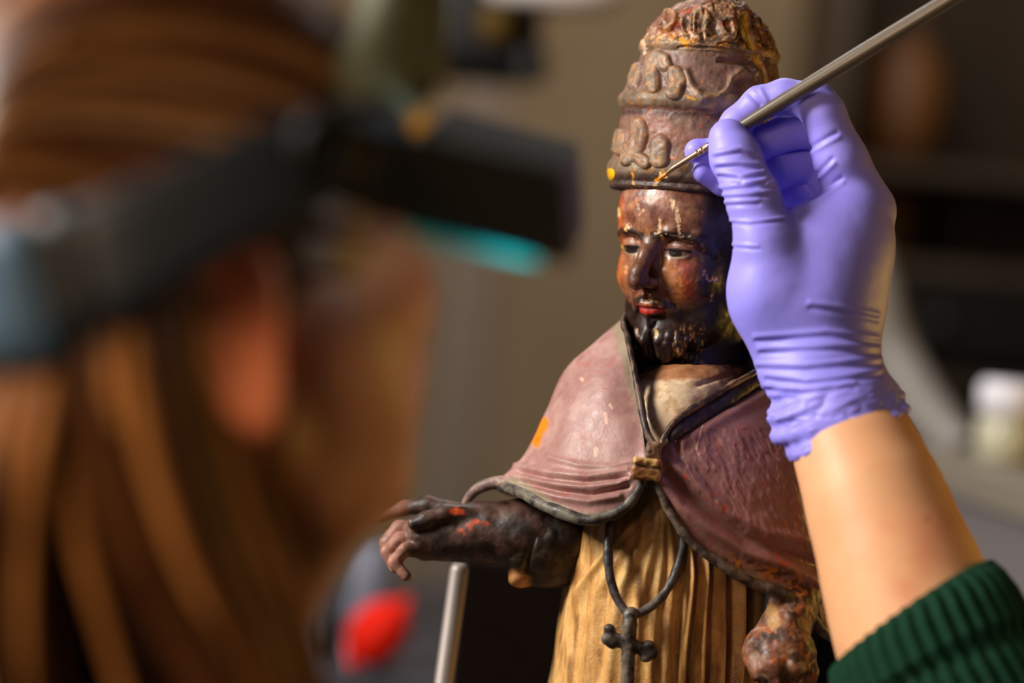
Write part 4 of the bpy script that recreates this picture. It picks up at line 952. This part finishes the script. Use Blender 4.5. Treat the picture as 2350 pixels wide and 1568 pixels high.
# visor: near side plate, far side plate, top, front, all with real thickness
def slab(q, t, nrm=None, seg=0):
    q = [np.asarray(p, float) for p in q]; n_ = np.cross(q[1]-q[0], q[2]-q[0]); n_ /= np.linalg.norm(n_); k = len(q)
    V = np.array([p+n_*t/2 for p in q]+[p-n_*t/2 for p in q]); F = []
    for i in range(1, k-1): F += [(0, i, i+1), (k, k+i+1, k+i)]
    for i in range(k): j = (i+1) % k; F += [(i, i+k, j+k), (i, j+k, j)]
    return V, np.array(F)
A1, A2, A3, A4 = P(690, 265, 80), P(955, 318, 83), P(1288, 402, 87), P(1303, 605, 87); A5, A6 = P(940, 518, 83), P(700, 440, 80)
lat = P(1320, 335, 100)-A3
B2, B3 = A2+lat, A3+lat; B4 = A4+lat; B5 = A5+lat
obj('visor_side', *slab([A1, A2, A3, A4, A5, A6], .35), m_vis, mg, smooth=False)
obj('visor_side', *slab([B2, B3, B4, B5], .35), m_vis, mg, smooth=False)
obj('visor_top', *slab([A2, A3, B3, B2], .3), mat('visor_top_plastic', (26, 25, 20), .8, spec=.15), mg, smooth=False)
obj('visor_front', *slab([A3, A4, B4, B3], .3), mat('visor_edge_violet', (20, 18, 44), .6, spec=.2), mg, smooth=False)
K = [A5+np.array([-.1, .2, -.4]), A4+(A5-A4)*.2+np.array([0, .0, -.4])]
up_ = (A2-A5)/np.linalg.norm(A2-A5)
def lensmat(name, c):
    m = mat(name, c, .25); nt = m.node_tree; t = nt.nodes.new('ShaderNodeBsdfTranslucent'); t.inputs[0].default_value = (*lin(c), 1); mx = nt.nodes.new('ShaderNodeMixShader'); mx.inputs[0].default_value = .6
    nt.links.new(nt.nodes['Principled BSDF'].outputs[0], mx.inputs[1]); nt.links.new(t.outputs[0], mx.inputs[2]); nt.links.new(mx.outputs[0], nt.nodes['Material Output'].inputs[0]); return m
obj('lens', *slab([K[0]+up_*.0, K[1]-up_*.05, K[1]-up_*.38, K[0]-up_*.62+np.array([.2, 0, 0])], .25), lensmat('cyan_lens', (70, 225, 222)), mg, smooth=False)
obj('lens', *slab([K[0]-up_*.3, K[1]-up_*.3, K[1]+lat-up_*.3, K[0]+lat-up_*.3], .2), lensmat('cyan_lens_flat', (20, 120, 150)), mg, smooth=False)
ld = bpy.data.lights.new('visor_glow_light', 'POINT'); ld.energy = .22; ld.color = (.8, .95, 1.0); ld.shadow_soft_size = .01; lo_ = bpy.data.objects.new('visor_glow_light', ld); SC.collection.objects.link(lo_)  # added point light, unseen, to make the cyan lens glow
lo_.location = W((A5+A4)/2+lat*.12+np.array([0, .2, 0]))
# lamp housing on the front of the band
f = Field(*bounds(P(700, 350, 84), P(1060, -160, 100), P(700, -160, 84), pad=2), .2)
f.chain([P(868, 255, 90), P(905, 140, 90), P(925, 20, 90), P(925, -120, 90)], [1.0, 1.8, 1.5, 1.1], .8); f.chain([P(840, 250, 88), P(850, 150, 88), P(900, 0, 88)], [1.0, 1.1, .9], .8)
V, F = f.mesh(); obj('lamp_housing', V, F, mat('olive_plastic', (80, 84, 64), .65, spec=.3), mg)
V, F = tube([P(946, 235, 91), P(950, 300, 91)], [.45, .55, .5], 14, 16); obj('forehead_piece', V, F, mat('amber', (196, 116, 20), .4), mg)  # amber piece standing in for lit forehead skin

# ================================================================== background
def bg(name, label, cat, V, F, m, smooth=True, group=None):
    o = obj(name, V, F, m, world=True, smooth=smooth); tag(o, label, cat, group); return o
# dark cabinet on the right
cab = thing('dark_cabinet', 'tall dark brown cabinet with open shelves at the right background', 'cabinet', (*pw(2150, 700, 300)[:2], 0))
p0 = pw(1905, 600, 300); p1 = pw(2450, 600, 300); w = p1[0]-p0[0]+.6; cx = p0[0]+w/2; cy = p0[1]+.25
m_cab = mat('cabinet_wood', (52, 36, 14), .6, mott=.5, mscale=6, mcol=(150, 110, 70)); m_in = mat('cabinet_inside', (34, 24, 14), .8)
obj('back_panel', *bm_box(cx, cy+.2, 1.1, w, .02, 2.2), m_cab, cab, world=True, smooth=False)
for sx in (-1, 1): obj('side_panel', *bm_box(cx+sx*w/2, cy, 1.1, .025, .42, 2.2, bev=.002), m_cab, cab, world=True, smooth=False)
vz = pw(2110, 370, 305)[2]; dz = pw(2150, 620, 300)[2]; bz = pw(2150, 860, 300)[2]
for z in (.06, .55, bz-.0125, dz, vz-.0125, 2.19): obj('shelf', *bm_box(cx, cy, z, w-.03, .40, .02, bev=.002), m_cab, cab, world=True, smooth=False)
for k in range(3):
    fx = cx-w/2+w*(k+.5)/3; fr_ = obj('opening_panel', *bm_box(fx, cy-.205, (dz+bz)/2, w/3-.01, .02, dz-bz-.03, bev=.003), mat('opening_dark', (14, 11, 9), .5, spec=.2), cab, world=True, smooth=False)  # panels painted black for the shade inside the cabinet's opening
    V, F = lathe([(.0001, -.001), (.008, 0), (.006, .01), (.012, .018), (.0001, .022)], 16, (0, 0, 0)); V = V@rotm((1, 0, 0), math.radians(90)).T+np.array([fx, cy-.215, (dz+bz)/2]); obj('knob', V, F, m_in, fr_, world=True)
pj = pw(2110, 300, 305)
V, F = lathe([(.0001, 0), (.04, 0), (.055, .03), (.06, .08), (.05, .13), (.03, .155), (.035, .17), (.034, .175), (.028, .16), (.0001, .15)], 32, (pj[0], cy-.05, vz-.002))
bg('amber_vase', 'round amber-brown vase on the upper shelf of the dark cabinet', 'vase', V, F, mat('amber_glaze', (92, 54, 8), .6))
V, F = lathe([(.0001, 0), (.035, 0), (.05, .02), (.052, .07), (.03, .1), (.0001, .1)], 32, (pw(2060, 480, 305)[0], cy-.05, dz+.0105)); bg('brown_pot', 'small brown pot on the shelf below the amber vase', 'pot', V, F, mat('brown_glaze', (84, 52, 16), .6))
# grey bench on the right with white-lidded jar
q0 = pw(2090, 985, 215); q1 = pw(2360, 1150, 190)
d_ = (q1-q0)[:2]; an_ = math.atan2(d_[1], d_[0]); zt = (q0[2]+q1[2])/2
L_ = .95; mid = np.array([*(q0[:2]+d_/np.linalg.norm(d_)*L_/2), 0]); nrm_ = np.array([-d_[1], d_[0]])/np.linalg.norm(d_); 
bench = thing('side_bench', 'grey side bench with pale top at the lower right background', 'bench', (mid[0]+nrm_[0]*.2, mid[1]+nrm_[1]*.2, 0))
c2 = mid[:2]+nrm_*.2
obj('bench_top', *bm_box(c2[0], c2[1], zt-.015, L_, .42, .03, an_, .003), mat('bench_top', (126, 117, 104), .5), bench, world=True, smooth=False)
obj('cabinet_body', *bm_box(c2[0], c2[1], (zt-.03)/2, L_-.02, .40, zt-.03, an_, .003), mat('bench_body', (112, 106, 108), .6), bench, world=True, smooth=False)
jp = pw(2310, 1120, 205); jx, jy = jp[0], jp[1]+.02
jar = thing('white_lidded_jar', 'glass jar of pale liquid with a round white lid on the grey side bench', 'jar', (jx, jy, zt))
jt = pw(2310, 880, 205)[2]-zt
V, F = lathe([(.0001, 0), (.022, 0), (.026, .006), (.026, jt*.52), (.02, jt*.60), (.02, jt*.64), (.0001, jt*.64)], 32, (jx, jy, zt)); obj('jar_body', V, F, mat('pale_glass', (190, 186, 160), .25), jar, world=True)
V, F = lathe([(.0001, jt*.6), (.024, jt*.6), (.027, jt*.63), (.027, jt*.92), (.024, jt), (.0001, jt)], 32, (jx, jy, zt)); obj('lid', V, F, mat('white_plastic', (235, 232, 240), .4), jar, world=True)
# pale curved lamp arm behind the forearm
V, F = tube([pw(1995, 560, 230), pw(2020, 680, 230), pw(2050, 800, 230), pw(2095, 900, 228), pw(2160, 990, 225), pw(2215, 1045, 222)], [.018, .022, .024, .026, .024, .02], 50, 18)
o = obj('curved_chair_back', V, F, mat('pale_grey_plastic', (126, 120, 114), .5), world=True); tag(o, 'pale grey curved chair back behind the forearm', 'chair')
# black lamp head and white shade at top centre
lm = thing('studio_lamp', 'black studio lamp head with white diffuser at the top of the wall', 'lamp', pw(1120, 60, 250))
P0 = pw(1110, 55, 250)
obj('lamp_head', *pxbox(930, -130, 1245, 175, 250, .16, .03), M_BLACK, lm, world=True)
obj('lamp_mount', *pxbox(1180, 100, 1255, 190, 248, .05, .01), M_BLACK, lm, world=True)
V, F = lathe([(.0001, 0), (.016, 0), (.02, .006), (.0001, .01)], 24, (0, 0, 0)); V = V@rotm((1, 0, 0), math.radians(90)).T+pw(1140, 55, 249.5); obj('dial', V, F, mat('ochre_dial', (96, 72, 8), .5), lm, world=True)
V, F = lathe([(.0001, 0), (.06, 0), (.075, .015), (.07, .05), (.04, .08), (.0001, .085)], 36, (0, 0, 0)); V = V*np.array([1.0, .7, 1.0])+pw(1265, 14, 246); obj('diffuser', V, F, mat('white_diffuser', (240, 232, 228), .4), lm, world=True)
V, F = tube([pw(1090, -60, 258), pw(1090, -500, 258), pw(1090, -900, 258)], .015, 20, 12)
Wv = V; obj('lamp_pole', V, F, M_BLACK, lm, world=True)
# grey door trim strip on the back wall left of the statue
px_ = pw(1045, 900, 410)
struct('trim_1', *bm_box(px_[0], 4.235, 1.5, .09, .03, 3.0, 0, .003), mat('trim_grey', (126, 112, 100), .6))
# rear bench with small things at lower left
rz_ = pw(800, 1430, 225)[2]-.03
rb_ = thing('rear_bench', 'dark grey rear bench behind the person and the statue', 'bench', (pw(780, 1450, 225)[0], 2.45, 0))
bx = pw(800, 1450, 225)[0]
obj('bench_top', *bm_box(bx-.1, 2.42, rz_-.02, 1.0, .55, .04, 0, .004), mat('slate_top', (54, 54, 62), .5), rb_, world=True, smooth=False)
obj('cabinet_body', *bm_box(bx-.1, 2.42, (rz_-.04)/2, .96, .5, rz_-.04, 0, .004), mat('slate_body', (60, 58, 62), .6), rb_, world=True, smooth=False)
def on(px, py, d): p = pw(px, py, d); return p[0], p[1]
rp = pw(880, 1450, 218)
f = Field(np.array([-8, -8, -8.]), np.array([8, 8, 8.]), .25)
f.ell((0, 0, 0), (2.6, 2.6, 3.3), 0); f.chain([(0, 0, 3), (0, 0, 3.9)], [.8, .45], .5); f.ell((0, 0, -3.6), (1.1, 1.1, .5), .3)
V, F = f.mesh(); V = V@rotm((0, 1, 0), math.radians(38)).T; V = V*.01; V[:, 2] -= V[:, 2].min()
bg('rubber_blower', 'bright red rubber blower bulb lying on the dark rear bench', 'blower', V+np.array([rp[0]-.005, rp[1], rz_]), F, mat('red_rubber', (218, 28, 4), .7, spec=.15))
def jarlike(px, d, r, h, m, name, label, cat):
    x, y = on(px, 1450, d); V, F = lathe([(.0001, 0), (r*.9, 0), (r, .005), (r, h*.75), (r*.8, h*.85), (r*.8, h), (.0001, h)], 32, (x, y, rz_)); return bg(name, label, cat, V, F, m)
m_bg = mat('blue_grey_glass', (120, 124, 142), .3, spec=.6)
jarlike(835, 240, .021, .085, m_bg, 'glass_jar', 'blue-grey glass jar standing behind the red blower bulb', 'jar')
x, y = on(830, 1570, 222)
V, F = lathe([(.0001, 0), (.022, 0), (.023, .004), (.019, .022), (.0001, .023)], 32, (x, y-.02, rz_)); bg('metal_dish', 'small blue-grey dish in front of the red blower bulb', 'dish', V, F, m_bg)
jarlike(735, 222, .018, .045, M_BLACK, 'black_bottle', 'squat black bottle to the left of the red blower bulb', 'bottle')
